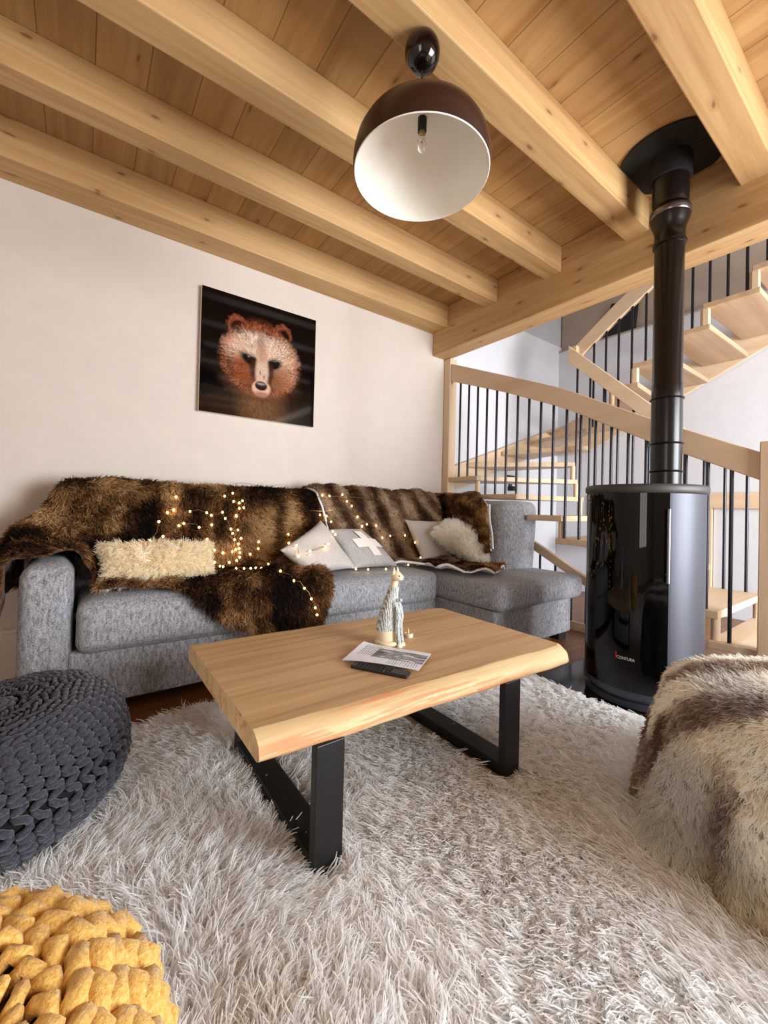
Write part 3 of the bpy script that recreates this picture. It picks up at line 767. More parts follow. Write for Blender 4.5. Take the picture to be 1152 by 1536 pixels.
def throw_mesh(name, G, parent, mat, thick=.014):
    """closed sheet from a grid of points: outer face, under face, edge strip"""
    nu, nv = G.shape[:2]; N = surf_normals(G)
    V = np.concatenate([(G + N * thick).reshape(-1, 3), G.reshape(-1, 3)])
    F0 = grid_faces(nu, nv); F = [q[::-1] for q in F0] + [tuple(i + nu * nv for i in q) for q in F0]
    loop = [i * nv for i in range(nu)] + [(nu - 1) * nv + j for j in range(1, nv)] + [i * nv + nv - 1 for i in range(nu - 2, -1, -1)] + [j for j in range(nv - 2, 0, -1)]
    m_ = nu * nv
    for a_, b_ in zip(loop, loop[1:] + loop[:1]): F.append((a_, b_, b_ + m_, a_ + m_))
    o = add(name, V, F, mat, parent)
    for p in o.data.polygons:
        if p.index >= len(F0) and len(o.data.materials) > 1: p.material_index = 1
    return o, V, F[:len(F0)], N

brown = lambda P, s: np.clip(vnoise(P, 6.5, s) * .30 + vnoise(P, 17, s + 1) * .34 + vnoise(P, 44, s + 2) * .22 + .42 + rng.normal(size=len(P)) * .13, 0, 1)
def fur_cols(t_, stops):
    xs_ = [s_[0] for s_ in stops]; cs = np.array([lin(*s_[1]) for s_ in stops])
    return np.stack([np.interp(t_, xs_, cs[:, k]) for k in range(3)], 1)
BROWN = [(0, (22, 13, 9)), (.25, (58, 36, 22)), (.45, (98, 66, 40)), (.65, (148, 108, 68)), (1, (206, 170, 122))]

M['brown_base'] = fabric('brown_fur_base', srgb(52, 34, 22), srgb(104, 74, 50), 60)
# throw one: left part of the sofa
t1 = thing('fur_throw', 'dark brown faux fur throw over the left arm, back and seat of the sofa', 'throw', (.5, 2.6, .56))
ns, nv_ = 150, 150
SP, AP = smooth_profile(PROF), smooth_profile(APROF)
s = np.linspace(-.50, 1.43, ns)
# end of the cloth along the profile, as a fraction of it, for every s
tS, LS = arclen(SP); 
def frac_at_z(z):   # on the hanging front part
    k = np.where(SP[:, 0] < 2.26)[0]; return tS[k[np.argmin(abs(SP[k, 1] - z))]]
f_edge = tS[np.argmin(abs(SP[:, 0] - 2.27) + abs(SP[:, 1] - .565) )]
f_seat = lambda y: tS[80 + np.argmin(abs(SP[80:, 0] - y))]
ex = [-.6, -.12, -.03, .03, .10, .30, .42, .50, .63, .80, .86, 1.0, 1.10, 1.16, 1.19, 1.21, 1.23, 1.30, 1.43]
ef = [1.0, 1.0, .95, f_edge - .05, f_edge - .01, f_edge, frac_at_z(.535), frac_at_z(.47), frac_at_z(.385), frac_at_z(.29), frac_at_z(.265), frac_at_z(.26), frac_at_z(.262), frac_at_z(.29), frac_at_z(.40), frac_at_z(.55), f_seat(2.36), f_seat(2.5), f_seat(2.54)]
G = np.zeros((ns, nv_, 3))
for i, si in enumerate(s):
    fe = float(np.interp(si, ex, ef)); q = np.linspace(0, fe, nv_); ii = q * 159
    w = (float(smoothstep(-.16, -.055, si)) * (1 - smoothstep(70, 92, ii)) + float(smoothstep(-.035, .07, si)) * smoothstep(70, 92, ii))[:, None]
    yz = (1 - w) * np.stack([np.interp(ii, np.arange(160), AP[:, k]) for k in (0, 1)], 1) + w * np.stack([np.interp(ii, np.arange(160), SP[:, k]) for k in (0, 1)], 1)
    yz[:, 1] = np.minimum(yz[:, 1], float(np.interp(si, [-.5, -.205, -.14, -.09, -.045, -.02], [.80, .835, .90, .985, 1.07, 1.2])))
    xx = max(si, -.205); e = max(-.215 - si, 0)
    G[i, :, 0] = xx - (.035 * min(e / .05, 1)) - .05 * e; G[i, :, 1] = yz[:, 0]; G[i, :, 2] = yz[:, 1] - max(e - .02, 0) * 1.0
    # the sheet tents from the back down to the arm
    if si < .12:
        k = smoothstep(.12, -.05, si) if False else 0
N = surf_normals(G)
amp = .020 + .014 * (np.linspace(0, 1, nv_)[None] > .45)
W_ = noisegrid(G * np.array([1, .5, .6]), 11, 1, 21) * .7 + noisegrid(G, 26, 1, 22) * .3
G = G + N * (np.abs(W_) * amp + .006)[:, :, None]
G[..., 1] = np.minimum(G[..., 1], 2.99)
# rolled edge at the right of the seat part
o, V, F, N = throw_mesh('cloth', G, t1, M['brown_base'])
P, Nn = sample_mesh(V, F, 52000)
col = fur_cols(brown(P * np.array([1, 1, .8]), 31), BROWN)
comb = np.stack([.35 * np.sin(P[:, 0] * 7) + .2, -.3 + 0 * P[:, 0], -.9 + .3 * np.sin(P[:, 0] * 9 + P[:, 2] * 5)], 1) + np.stack([vnoise(P, 8, 33), vnoise(P, 8, 34), vnoise(P, 8, 35)], 1) * .5
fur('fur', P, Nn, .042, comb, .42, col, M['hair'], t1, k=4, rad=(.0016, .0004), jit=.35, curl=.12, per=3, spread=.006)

# throw two: right part of the back, over the corner
t2 = thing('fur_throw', 'striped brown faux fur throw with white lining over the right back of the sofa', 'throw', (2.1, 2.6, .56))
PROF2 = PROF.copy(); PROF2[:8, 1] += .028; PROF2[8:12, 1] -= .03; PROF2[12:, 1] -= .045; PROF2[9:12, 1] -= .0
SP2 = smooth_profile(PROF2); tS2, LS2 = arclen(SP2)
f2 = lambda y: tS2[80 + np.argmin(abs(SP2[80:, 0] - y))]
s = np.linspace(1.36, 2.62, 110)
G = np.zeros((110, 120, 3))
for i, si in enumerate(s):
    fe = float(np.interp(si, [1.36, 1.5, 1.62, 1.98, 2.2, 2.4, 2.62], [f2(2.60), f2(2.58), f2(2.56), f2(2.46), f2(2.30), f2(2.27), f2(2.30)]))
    fs = float(np.interp(si, [1.36, 1.40, 1.55], [.18, .1, .0])); ii = np.linspace(fs, fe, 120) * 159
    G[i, :, 0] = si; G[i, :, 1] = np.interp(ii, np.arange(160), SP2[:, 0]); G[i, :, 2] = np.interp(ii, np.arange(160), SP2[:, 1])
# left border slants inwards towards the seat
w = np.linspace(0, 1, 120)[None, :] * (1 - (s[:, None] - 1.36) / 1.26)
G[..., 0] += .17 * w
N = surf_normals(G); W_ = noisegrid(G * np.array([1, .4, .35]), 17, 1, 41)
G = G + N * (np.abs(W_) * .026 + .010)[:, :, None]; G[..., 1] = np.minimum(G[..., 1], 2.995)
o, V, F, N = throw_mesh('cloth', G, t2, [M['brown_base'], M['lining']])
# front corner lying on the chaise, and the part hanging over the side back
gx = np.linspace(2.15, 2.78, 50); gy = np.linspace(0, 1, 34)
H = np.zeros((50, 34, 3))
for i, x in enumerate(gx):
    y1 = np.interp(x, [2.15, 2.25, 2.4, 2.6, 2.70, 2.78], [2.22, 2.00, 1.93, 1.99, 2.06, 2.16])
    H[i, :, 0] = x; H[i, :, 1] = 2.50 + (y1 - 2.50) * gy; H[i, :, 2] = .535 + .012 * np.sin(x * 30) * gy
N_ = surf_normals(H); H = H + np.array([0, 0, 1]) * (np.abs(noisegrid(H, 16, 1, 43)) * .03)[:, :, None]
o2, V2_, F2, _ = throw_mesh('seat_flap', H, t2, [M['brown_base'], M['lining']])
# over the side back: rises from its face over the top
gs = np.linspace(0, 1, 44)
SPR = smooth_profile(np.array([(2.655, .62), (2.672, .75), (2.69, .90), (2.715, 1.04), (2.745, 1.085), (2.79, 1.097), (2.84, 1.098), (2.90, 1.09), (2.935, 1.075)]), 60)
K = np.zeros((44, 60, 3))
for i, g in enumerate(gs):
    y_ = 2.93 - g * .80
    K[i, :, 1] = y_ + np.linspace(0, 1, 60) * .10 * g
    hi_ = np.interp(g, [0, .6, 1], [1, .9, .62]); ii = np.linspace(np.interp(g, [0, .5, 1], [0, 0, .06]), hi_, 60) * 59
    K[i, :, 0] = np.interp(ii, np.arange(60), SPR[:, 0]); K[i, :, 2] = np.interp(ii, np.arange(60), SPR[:, 1])
K = K[:, ::-1]
N_ = surf_normals(K); K = K + N_ * (np.abs(noisegrid(K, 15, 1, 44)) * .02 + .008)[:, :, None]
o3, V3, F3, _ = throw_mesh('hanging_flap', K, t2, [M['brown_base'], M['lining']])
def stripes(P):
    a_ = P[:, 0] * 1.0 + (P[:, 2] - .5) * .55 + .35 * (2.7 - P[:, 1])
    return np.clip(.50 + .26 * np.sin(a_ * 30 + 2.2 * vnoise(P, 5, 45)) + .30 * vnoise(P * np.array([1.6, 1, .7]), 17, 46) + .12 * vnoise(P, 50, 56) + rng.normal(size=len(P)) * .10, 0, 1)
STR = [(0, (44, 29, 20)), (.3, (88, 63, 45)), (.55, (134, 104, 78)), (1, (206, 180, 152))]
for (VV, FF, nn, sd) in ((V, F, 26000, 47), (V2_, F2, 8000, 48), (V3, F3, 12000, 49)):
    P, Nn = sample_mesh(VV, FF, nn)
    keep = np.ones(len(P), bool)
    col = fur_cols(stripes(P) if sd == 47 else brown(P * np.array([1, 1, 1]), 51), STR if sd == 47 else BROWN)
    comb = np.stack([.35 + 0 * P[:, 0], -.35 + 0 * P[:, 0], -.9 + 0 * P[:, 0]], 1) + np.stack([vnoise(P, 8, 53), vnoise(P, 8, 54), vnoise(P, 8, 55)], 1) * .35
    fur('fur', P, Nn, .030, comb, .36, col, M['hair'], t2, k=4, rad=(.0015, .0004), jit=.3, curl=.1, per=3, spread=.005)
# white piped edges of throw two
def piping(pts, nm='lining_edge', r=.009):
    v, fc = tube(pts, r, 8); tag(add(nm, v, fc, M['lining'], t2), 'white lined edge of the throw')
piping([tuple(p) for p in (G[0] + np.array([-.004, -.012, .004]))[10::5]])
piping([tuple(p + np.array([0, -.004, .004])) for p in H[:, -1]][::2])
piping([tuple(p + np.array([0, -.008, .006])) for p in G[8:70, -1]][::3])
piping([tuple(p + np.array([0, -.012, 0])) for p in K[-1]][::4])

# ---- cushions
def pillow(name, label, cat, corners, th, mat, group=None, wr=.006, seed=0, n=30, pinch=.06, ex=.42):
    """corners: left, top, right, bottom of the cushion as it rests"""
    K4 = np.array(corners, float); c = K4.mean(0)
    t_ = np.linspace(-1, 1, n); A, B = np.meshgrid(t_, t_, indexing='ij')
    u_ = (K4[2] - K4[3]) / 2 + (K4[1] - K4[0]) / 2; v_ = (K4[1] - K4[2]) / 2 + (K4[0] - K4[3]) / 2
    w, h = np.linalg.norm(u_), np.linalg.norm(v_); u_ = u_ / w; v_ = v_ / h; nn = np.cross(u_, v_); nn /= np.linalg.norm(nn)
    X = A * (1 - pinch * (1 - B ** 2) * np.abs(A) ** 6); Y = B * (1 - pinch * (1 - A ** 2) * np.abs(B) ** 6)
    a_, b_ = (X + 1) / 2, (Y + 1) / 2
    # a: left edge (L-B) to right edge (T-R); b: lower edge (B-R) to upper edge (L-T)
    base = (1 - a_)[..., None] * ((1 - b_)[..., None] * K4[3] + b_[..., None] * K4[0]) + a_[..., None] * ((1 - b_)[..., None] * K4[2] + b_[..., None] * K4[1])
    prof = ((1 - A ** 2) * (1 - B ** 2)) ** ex
    X = A * (1 - pinch * (1 - B ** 2) ** 1 * np.abs(A) ** 6) ; Y = B * (1 - pinch * (1 - A ** 2) * np.abs(B) ** 6)
    wv = vnoise(base.reshape(-1, 3), 22, seed).reshape(n, n) * wr * prof
    top = base + nn * (prof * th / 2 + wv)[..., None]; bot = base - nn * (prof * th / 2)[..., None]
    V = np.concatenate([top.reshape(-1, 3), bot.reshape(-1, 3)]); F0 = grid_faces(n, n)
    F = [tuple(q) for q in F0] + [tuple(i + n * n for i in q[::-1]) for q in F0]
    # weld the rim
    rim = {}
    for i in range(n):
        for j in range(n):
            if i in (0, n - 1) or j in (0, n - 1): rim[n * n + i * n + j] = i * n + j
    F = [tuple(rim.get(i, i) for i in q) for q in F]
    used = sorted({i for q in F for i in q}); mp_ = {k: i for i, k in enumerate(used)}
    V = V[used]; F = [tuple(mp_[i] for i in q) for q in F]
    F = [q for q in F if len(set(q)) == len(q)]
    t_o = thing(name, label, cat, tuple(c), group); o = add('cover', V, F, mat, t_o)
    return t_o, V, F, (c, u_, v_, nn)
# cream shaggy cushion at the left
pt, V, F, fr_ = pillow('shaggy_cushion', 'cream long-haired cushion lying on the dark fur throw at the left', 'cushion', [(.080, 2.42, .775), (.595, 2.47, .755), (.600, 2.34, .590), (.085, 2.33, .600)], .15, M['white_felt'], pinch=.13, ex=.5)
P, Nn = sample_mesh(V, F, 3600); rel = P - fr_[0]
comb = rel + np.array([0, 0, -.08]) + np.stack([vnoise(P, 26, 61), vnoise(P, 26, 62), vnoise(P, 26, 63)], 1) * .12
col = np.clip(np.tile(lin(255, 243, 222), (len(P), 1)) * (1 + .05 * rng.normal(size=(len(P), 1))), 0, 1)
fur('fur', P, Nn, .045, comb, .45, col, M['palehair'], pt, k=5, rad=(.0013, .0006), jit=.5, curl=.3, per=5, spread=.005, root=1.0)
# two grey cushions in the middle
pa, V, F, fr_ = pillow('cushion', 'plain light grey cushion tipped on its corner, lying against the cross cushion', 'cushion', [(.960, 2.34, .725), (1.347, 2.57, .890), (1.520, 2.38, .572), (1.135, 2.30, .580)], .15, M['grey_linen'], 'light grey cushions', .02, 71)
pb, V, F, fb = pillow('cushion', 'grey felt cushion with a pale square cross in the middle of the sofa', 'cushion', [(1.40, 2.60, .825), (1.725, 2.64, .825), (1.945, 2.45, .552), (1.52, 2.42, .565)], .13, M['grey_felt'], 'light grey cushions', .008, 72)
Kc = np.array([(1.40, 2.60, .825), (1.725, 2.64, .825), (1.945, 2.45, .552), (1.52, 2.42, .565)]); nn = fb[3]
bm = bmesh.new()
def cell(x0, y0, x1, y1, k=6):
    vs = [[None] * (k + 1) for _ in range(k + 1)]
    for i in range(k + 1):
        for j in range(k + 1):
            A, B = x0 + (x1 - x0) * i / k, y0 + (y1 - y0) * j / k; a, b = (A + 1) / 2, (B + 1) / 2
            p = (1 - a) * ((1 - b) * Kc[3] + b * Kc[0]) + a * ((1 - b) * Kc[2] + b * Kc[1])
            vs[i][j] = bm.verts.new(p + nn * (((1 - A * A) * (1 - B * B)) ** .42 * .065 + .013))
    for i in range(k):
        for j in range(k): bm.faces.new((vs[i][j], vs[i + 1][j], vs[i + 1][j + 1], vs[i][j + 1]))
cell(-.02, -.62, .36, .62); cell(-.46, -.22, -.02, .22); cell(.36, -.22, .78, .22)
tag(bmadd('cross_patch', bm, M['white_felt'], pb, True), 'pale cross sewn on the grey cushion')
pc2, V, F, fr_ = pillow('cushion', 'plain grey cushion standing upright behind the white shaggy cushion', 'cushion', [(2.165, 2.65, .895), (2.605, 2.63, .880), (2.54, 2.46, .565), (2.222, 2.48, .570)], .11, M['grey_linen'], 'light grey cushions', .006, 73)
# white long-haired cushion on the chaise side
pw, V, F, fr_ = pillow('shaggy_cushion', 'white long-haired cushion leaning in the right corner of the sofa', 'cushion', [(2.31, 2.45, .800), (2.545, 2.52, .875), (2.95, 2.26, .680), (2.62, 2.20, .545)], .15, M['white_felt'])
P, Nn = sample_mesh(V, F, 3000); rel = P - fr_[0]
comb = rel * np.array([1.2, 1, 1.2]) + np.stack([vnoise(P, 30, 64), vnoise(P, 30, 65), vnoise(P, 30, 66)], 1) * .08
col = np.clip(np.tile(lin(255, 252, 244), (len(P), 1)) * (1 + .05 * rng.normal(size=(len(P), 1))), 0, 1)
fur('fur', P, Nn, .062, comb, .55, col, M['palehair'], pw, k=5, root=1.0, rad=(.0014, .0006), jit=.5, curl=.22, per=4, spread=.004)
# ------------------------------------------------------------------ coffee table
TZ = .432
tb = thing('coffee_table', 'oak coffee table with live edges on black steel loop legs', 'table', (1.03, 1.37, 0))
c4 = [(.362, .990), (1.662, .930), (1.686, 1.728), (.372, 1.785)]    # top outline, front left round to back left
nx = 60
V = []; F = []
fx = np.linspace(0, 1, nx)
# cross-section rings: front live edge slopes, back edge too
def edge_off(x, s): return .0022 * math.sin(x * 9 + s) + .0014 * math.sin(x * 23 + 2 * s)
sec = [(-.004, .383), (.0, .379), (.0, .379)]
for i, a in enumerate(fx):
    fy = c4[0][1] + (c4[1][1] - c4[0][1]) * a + edge_off(a * 2, 1); by_ = c4[3][1] + (c4[2][1] - c4[3][1]) * a + edge_off(a * 2, 4)
    x = c4[0][0] + (c4[1][0] - c4[0][0]) * a
    rc = .022 * max(0, (a - .97) / .03) ** 2
    ring = [(fy - .014 + rc, .373), (fy - .018 + rc, .382), (fy - .012 + rc, .408), (fy + .018 + rc, .429), (fy + .034 + rc, TZ)]
    ring += [(by_ - .03 - rc, TZ), (by_ - .012 - rc, .428), (by_ + .006 - rc, .405), (by_ + .004 - rc, .370), (by_ - .006 - rc, .366), (fy - rc + .0 + 2 * rc, .366)]
    for (y, z) in ring: V.append((x, y, z))
R = 11
for i in range(nx - 1):
    for k in range(R): F.append((i * R + k, i * R + (k + 1) % R, (i + 1) * R + (k + 1) % R, (i + 1) * R + k))
top_faces = {(i * R + 4) for i in range(nx - 1)}
F.append(tuple(range(R))[::-1]); F.append(tuple((nx - 1) * R + k for k in range(R)))
tt = add('table_top', V, F, [M['oak'], M['oakedge']], tb, True)
for p in tt.data.polygons:
    k = p.index
    if k >= (nx - 1) * R: p.material_index = 1; p.use_smooth = False
    else:
        kk = k % R
        if kk in (4,): p.material_index = 0; p.use_smooth = False
        else: p.material_index = 1
        if kk in (9,): p.use_smooth = False
for (x0, x1, y0) in ((.512, .598, .966), (1.262, 1.348, .940)):
    lf = bmesh.new()
    y1 = 1.66
    for lo, hi in (((x0, y0, .022), (x1, y0 + .03, .367)), ((x0, y1 - .03, .022), (x1, y1, .367)), ((x0, y0 + .028, .022), (x1, y1 - .028, .066)), ((x0, y0 + .028, .359), (x1, y1 - .028, .367))):
        box_bm(lo, hi, .0025, bm=lf)
    bmadd('leg', lf, M['blacksteel'], tb)

# ---- things on the table
ct = thing('cat_figurine', 'cream ceramic cat figurine in a grey knitted jumper on the coffee table', 'figurine', (1.045, 1.365, TZ))
def loft(rings, n=28):
    V = []; F = []
    for (x, y, z, rx, ry) in rings:
        for k in range(n):
            a = 2 * PI * k / n; V.append((x + rx * math.cos(a), y + ry * math.sin(a), z))
    for i in range(len(rings) - 1):
        for k in range(n):
            k2 = (k + 1) % n; F.append((i * n + k, i * n + k2, (i + 1) * n + k2, (i + 1) * n + k))
    F.append(tuple(range(n))[::-1]); F.append(tuple((len(rings) - 1) * n + k for k in range(n)))
    return V, F
def smooth_rings(R_, m=44):
    R_ = np.array(R_); t_ = np.linspace(0, 1, len(R_)); q = np.linspace(0, 1, m); Y = np.stack([np.interp(q, t_, R_[:, k]) for k in range(5)], 1)
    for _ in range(3): Y[1:-1] = (Y[:-2] + 2 * Y[1:-1] + Y[2:]) / 4
    return Y
cream = plain('cream_ceramic', srgb(232, 216, 182), .35, spec=.5)
fx_, fy_ = math.cos(-1.2), math.sin(-1.2)       # the cat looks to the right of the picture
cx, cy = 1.045, 1.365
def at_(f_, z): return cx + fx_ * f_, cy + fy_ * f_, z
body = [(0, TZ, .038, .034), (0, TZ + .006, .046, .040), (-.004, TZ + .03, .050, .042), (-.006, TZ + .07, .047, .040), (-.004, TZ + .11, .040, .035), (.002, TZ + .15, .032, .029), (.008, TZ + .185, .025, .023), (.014, TZ + .215, .0185, .018), (.019, TZ + .24, .0155, .0155), (.023, TZ + .262, .015, .0145)]
R_ = [(*at_(f_, z), rx, ry) for f_, z, rx, ry in body]
v, fc = loft(smooth_rings(R_)); bo = add('body', v, fc, cream, ct)
# head with muzzle
hc = at_(.030, TZ + .282); V = []; F = []
n1, n2 = 24, 16
for i in range(n2 + 1):
    ph = PI * i / n2
    for k in range(n1):
        a = 2 * PI * k / n1; d = np.array([math.sin(ph) * math.cos(a), math.sin(ph) * math.sin(a), math.cos(ph)])
        fw = d[0] * fx_ + d[1] * fy_; r_ = .0225 * (1 + .45 * max(fw, 0) ** 4 * (1 if d[2] < .5 else .4))
        V.append((hc[0] + d[0] * r_, hc[1] + d[1] * r_, hc[2] + d[2] * r_ * .95 - .005 * max(fw, 0) ** 3))
for i in range(n2):
    for k in range(n1): F.append((i * n1 + k, (i + 1) * n1 + k, (i + 1) * n1 + (k + 1) % n1, i * n1 + (k + 1) % n1))
hd = add('head', V, F, cream, ct)
for s_ in (-1, 1):
    ex_, ey_ = hc[0] - fx_ * .004 - fy_ * .0145 * s_, hc[1] - fy_ * .004 + fx_ * .0145 * s_
    v, fc = loft([(ex_, ey_, hc[2] + .008, .0095, .0085), (ex_, ey_, hc[2] + .020, .0065, .0055), (ex_, ey_, hc[2] + .036, .0008, .0008)], 12); add('ear', v, fc, cream, hd)
    qx, qy = hc[0] + fx_ * .0232 - fy_ * .0138 * s_, hc[1] + fy_ * .0232 + fx_ * .0138 * s_
    v, fc = lathe([(.0005, hc[2] + .0015), (.003, hc[2] + .004), (.0005, hc[2] + .0068)], qx, qy, 10); add('eye', v, fc, M['blackmatte'], hd)
v, fc = lathe([(.0005, hc[2] - .008), (.0028, hc[2] - .006), (.0005, hc[2] - .004)], hc[0] + fx_ * .0312, hc[1] + fy_ * .0312, 10); add('nose', v, fc, M['blackmatte'], hd)
# knitted jumper
kn = NT('figurine_jumper'); wv = kn.n('ShaderNodeTexWave', wave_type='BANDS', bands_direction='X'); wv.inputs['Scale'].default_value = 52; wv.inputs['Distortion'].default_value = 5; wv.inputs['Detail'].default_value = 2; wv.inputs['Detail Scale'].default_value = 4
kn.l(kn.coords((1, 1, .5)), wv.inputs['Vector'])
kn.set(Base_Color=kn.ramp(wv.outputs[0], [(.15, srgb(120, 130, 134)), (.45, srgb(184, 192, 192)), (.8, srgb(218, 222, 216))]), Roughness=.7); kn.bump(wv.outputs[0], .6, .003)
RR = smooth_rings([(*at_(f_, z), rx + .004, ry + .004) for f_, z, rx, ry in [(-.008, TZ + .060, .048, .041), (-.007, TZ + .075, .0465, .040), (-.004, TZ + .11, .040, .035), (-.002, TZ + .128, .0395, .035), (.002, TZ + .15, .033, .030), (.008, TZ + .185, .0255, .0235), (.014, TZ + .215, .0195, .019), (.019, TZ + .238, .0175, .0175)]])
v, fc = loft(RR); tag(add('jumper', v, fc, kn.m, ct), 'grey and white knitted jumper')
v, fc = tube([at_(.006 + .03 * math.sin(q), TZ + .06 + .135 * q / 3 + 0) for q in np.linspace(0, 3, 8)], [.010] * 8, 10)
armp = [at_(.030, TZ + .175), at_(.044, TZ + .15), at_(.050, TZ + .12), at_(.046, TZ + .09), at_(.050, TZ + .05), at_(.056, TZ + .012)]
for s_ in (-1, 1):
    pts = [(p[0] - fy_ * .012 * s_, p[1] + fx_ * .012 * s_, p[2]) for p in armp]
    v, fc = tube(pts, [.011, .011, .0105, .010, .009, .0095], 12); add('front_leg', v, fc, kn.m if s_ else cream, ct)
    v, fc = loft([(pts[-1][0] + fx_ * .004, pts[-1][1] + fy_ * .004, TZ, .013, .011), (pts[-1][0] + fx_ * .003, pts[-1][1] + fy_ * .003, TZ + .009, .012, .010), (pts[-1][0], pts[-1][1], TZ + .016, .006, .006)], 14); add('paw', v, fc, cream, ct)
v, fc = tube([at_(-.03, TZ + .012)] + [(cx + .052 * math.cos(a), cy + .046 * math.sin(a), TZ + .010) for a in np.linspace(2.6, 5.4, 14)], [.010] * 13 + [.008, .005], 10); add('tail', v, fc, cream, ct)
pom = at_(.052, TZ + .185)
v, fc = loft([(pom[0], pom[1], pom[2] - .008, .003, .003), (pom[0], pom[1], pom[2] - .003, .008, .008), (pom[0], pom[1], pom[2] + .004, .0075, .0075), (pom[0], pom[1], pom[2] + .009, .002, .002)], 12); add('pompom', v, fc, kn.m, ct)
# tealight
tl = thing('tealight', 'small white tealight with an amber flame beside the cat figurine', 'candle', (1.168, 1.383, TZ))
v, fc = lathe([(.0175, TZ), (.0185, TZ + .001), (.0185, TZ + .017), (.0165, TZ + .018), (.0165, TZ + .015), (.002, TZ + .015)], 1.168, 1.383, 28); add('cup', v, fc, M['white'], tl)
amber = plain('amber_flame_plastic', srgb(232, 176, 96), .3)
v, fc = lathe([(.002, TZ + .014), (.0065, TZ + .02), (.006, TZ + .028), (.003, TZ + .036), (.0005, TZ + .042)], 1.162, 1.381, 14); add('flame', v, fc, amber, tl)
# leaflet: curled paper
A0, A1, A2, A3 = np.array([.773, 1.284]), np.array([.932, 1.382]), np.array([1.086, 1.150]), np.array([.939, 1.056])
lf = thing('leaflet', 'printed white leaflet with a mountain picture lying on the coffee table', 'leaflet', (.95, 1.24, TZ))
n1, n2 = 26, 18; V = []
for i in range(n1):
    for j in range(n2):
        a, b = i / (n1 - 1), j / (n2 - 1)
        p = (A0 * (1 - b) + A1 * b) * (1 - a) + (A3 * (1 - b) + A2 * b) * a
        z = TZ + .0135 + .010 * (1 - a) ** 6 * (b) + .004 * math.sin(a * PI) - .0 + .006 * max(0, .25 - a) * (1 - b) * -2
        if b > .5: z -= .006 * (b - .5) * 2 * (.5 - abs(a - .5))
        V.append((p[0], p[1], z))
Vb = [(x, y, z - .0015) for x, y, z in V]
F0 = grid_faces(n1, n2); F = [q[::-1] for q in F0] + [tuple(k + n1 * n2 for k in q) for q in F0]
pp = add('paper', V + Vb, F, [], lf, True)
cc = np.ones((len(V) * 2, 4), np.float32); 
t = NT('leaflet_print')
uvl = pp.data.uv_layers.new(name='UVMap')
for p in pp.data.polygons:
    for li in p.loop_indices:
        vi = pp.data.loops[li].vertex_index % (n1 * n2); uvl.data[li].uv = (vi // n2 / (n1 - 1), vi % n2 / (n2 - 1))
tc = t.n('ShaderNodeTexCoord'); sp = t.n('ShaderNodeSeparateXYZ'); t.l(tc.outputs['UV'], sp.inputs[0])
def band(x, a, b): return t.math('MULTIPLY', t.math('GREATER_THAN', x, a), t.math('LESS_THAN', x, b))
u_, v_ = sp.outputs[0], sp.outputs[1]
mpn = t.n('ShaderNodeMapping'); mpn.inputs['Scale'].default_value = (3, 9, 1); t.l(tc.outputs['UV'], mpn.inputs['Vector'])
n_a = t.noise(mpn.outputs[0], 1.4, 4, .6, .6)
lines = t.math('MULTIPLY', t.math('LESS_THAN', t.math('FRACT', t.math('MULTIPLY', u_, 30)), .45), t.math('GREATER_THAN', t.noise(tc.outputs['UV'], 42, 1), .45))
txt = t.math('MULTIPLY', lines, t.math('MAXIMUM', t.math('MULTIPLY', band(u_, .08, .36), band(v_, .35, .9)), t.math('MULTIPLY', band(u_, .55, .97), band(v_, .06, .32))))
pic = t.ramp(n_a, [(.36, srgb(44, 48, 60)), (.46, srgb(150, 138, 124)), (.52, srgb(90, 96, 112)), (.6, srgb(214, 220, 232))])
c = t.mix(t.math('MULTIPLY', band(u_, .30, .99), band(v_, .30, .82)), srgb(226, 230, 240), pic)
c = t.mix(t.math('MULTIPLY', txt, .75), c, srgb(60, 64, 78)); t.set(Base_Color=c, Roughness=.35, Specular_IOR_Level=.4); pp.data.materials.append(t.m)
# remote control
dv = np.array([.874 - .766, 1.04 - 1.222]); L_ = np.linalg.norm(dv); dv /= L_; pv = np.array([-dv[1], dv[0]])
rc_ = thing('remote_control', 'slim black remote control tucked under the front of the leaflet', 'remote', (.84, 1.145, TZ))
mt = Matrix(((dv[0], pv[0], 0, .843), (dv[1], pv[1], 0, 1.146), (0, 0, 1, TZ), (0, 0, 0, 1)))
box('case', (-.105, -.021, 0), (.105, .021, .012), plain('dark_grey_plastic', srgb(30, 31, 36), .4), rc_, .004, 3, mt)
bm = bmesh.new()
for i in range(9):
    for j in range(3): box_bm((-.085 + i * .015, -.014 + j * .0105, .0118), (-.075 + i * .015, -.007 + j * .0105, .0132), bm=bm, mtx=mt)
bmadd('keys', bm, M['blackmatte'], rc_)
box('silver_stripe', (.02, -.0205, .0119), (.023, .0205, .0124), plain('silver_stripe', srgb(190, 194, 200), .3, .8), rc_, 0, 1, mt)

# white box heater on the floor left of the sofa
ht = thing('box_heater', 'small white upright box standing on the floor left of the sofa', 'heater', (-.30, 3.0, 0))
box('case', (-.336, 2.97, .0), (-.262, 3.035, .262), M['white'], ht, .004)
box('lid', (-.334, 2.98, .262), (-.264, 3.034, .282), M['white'], ht, .004)

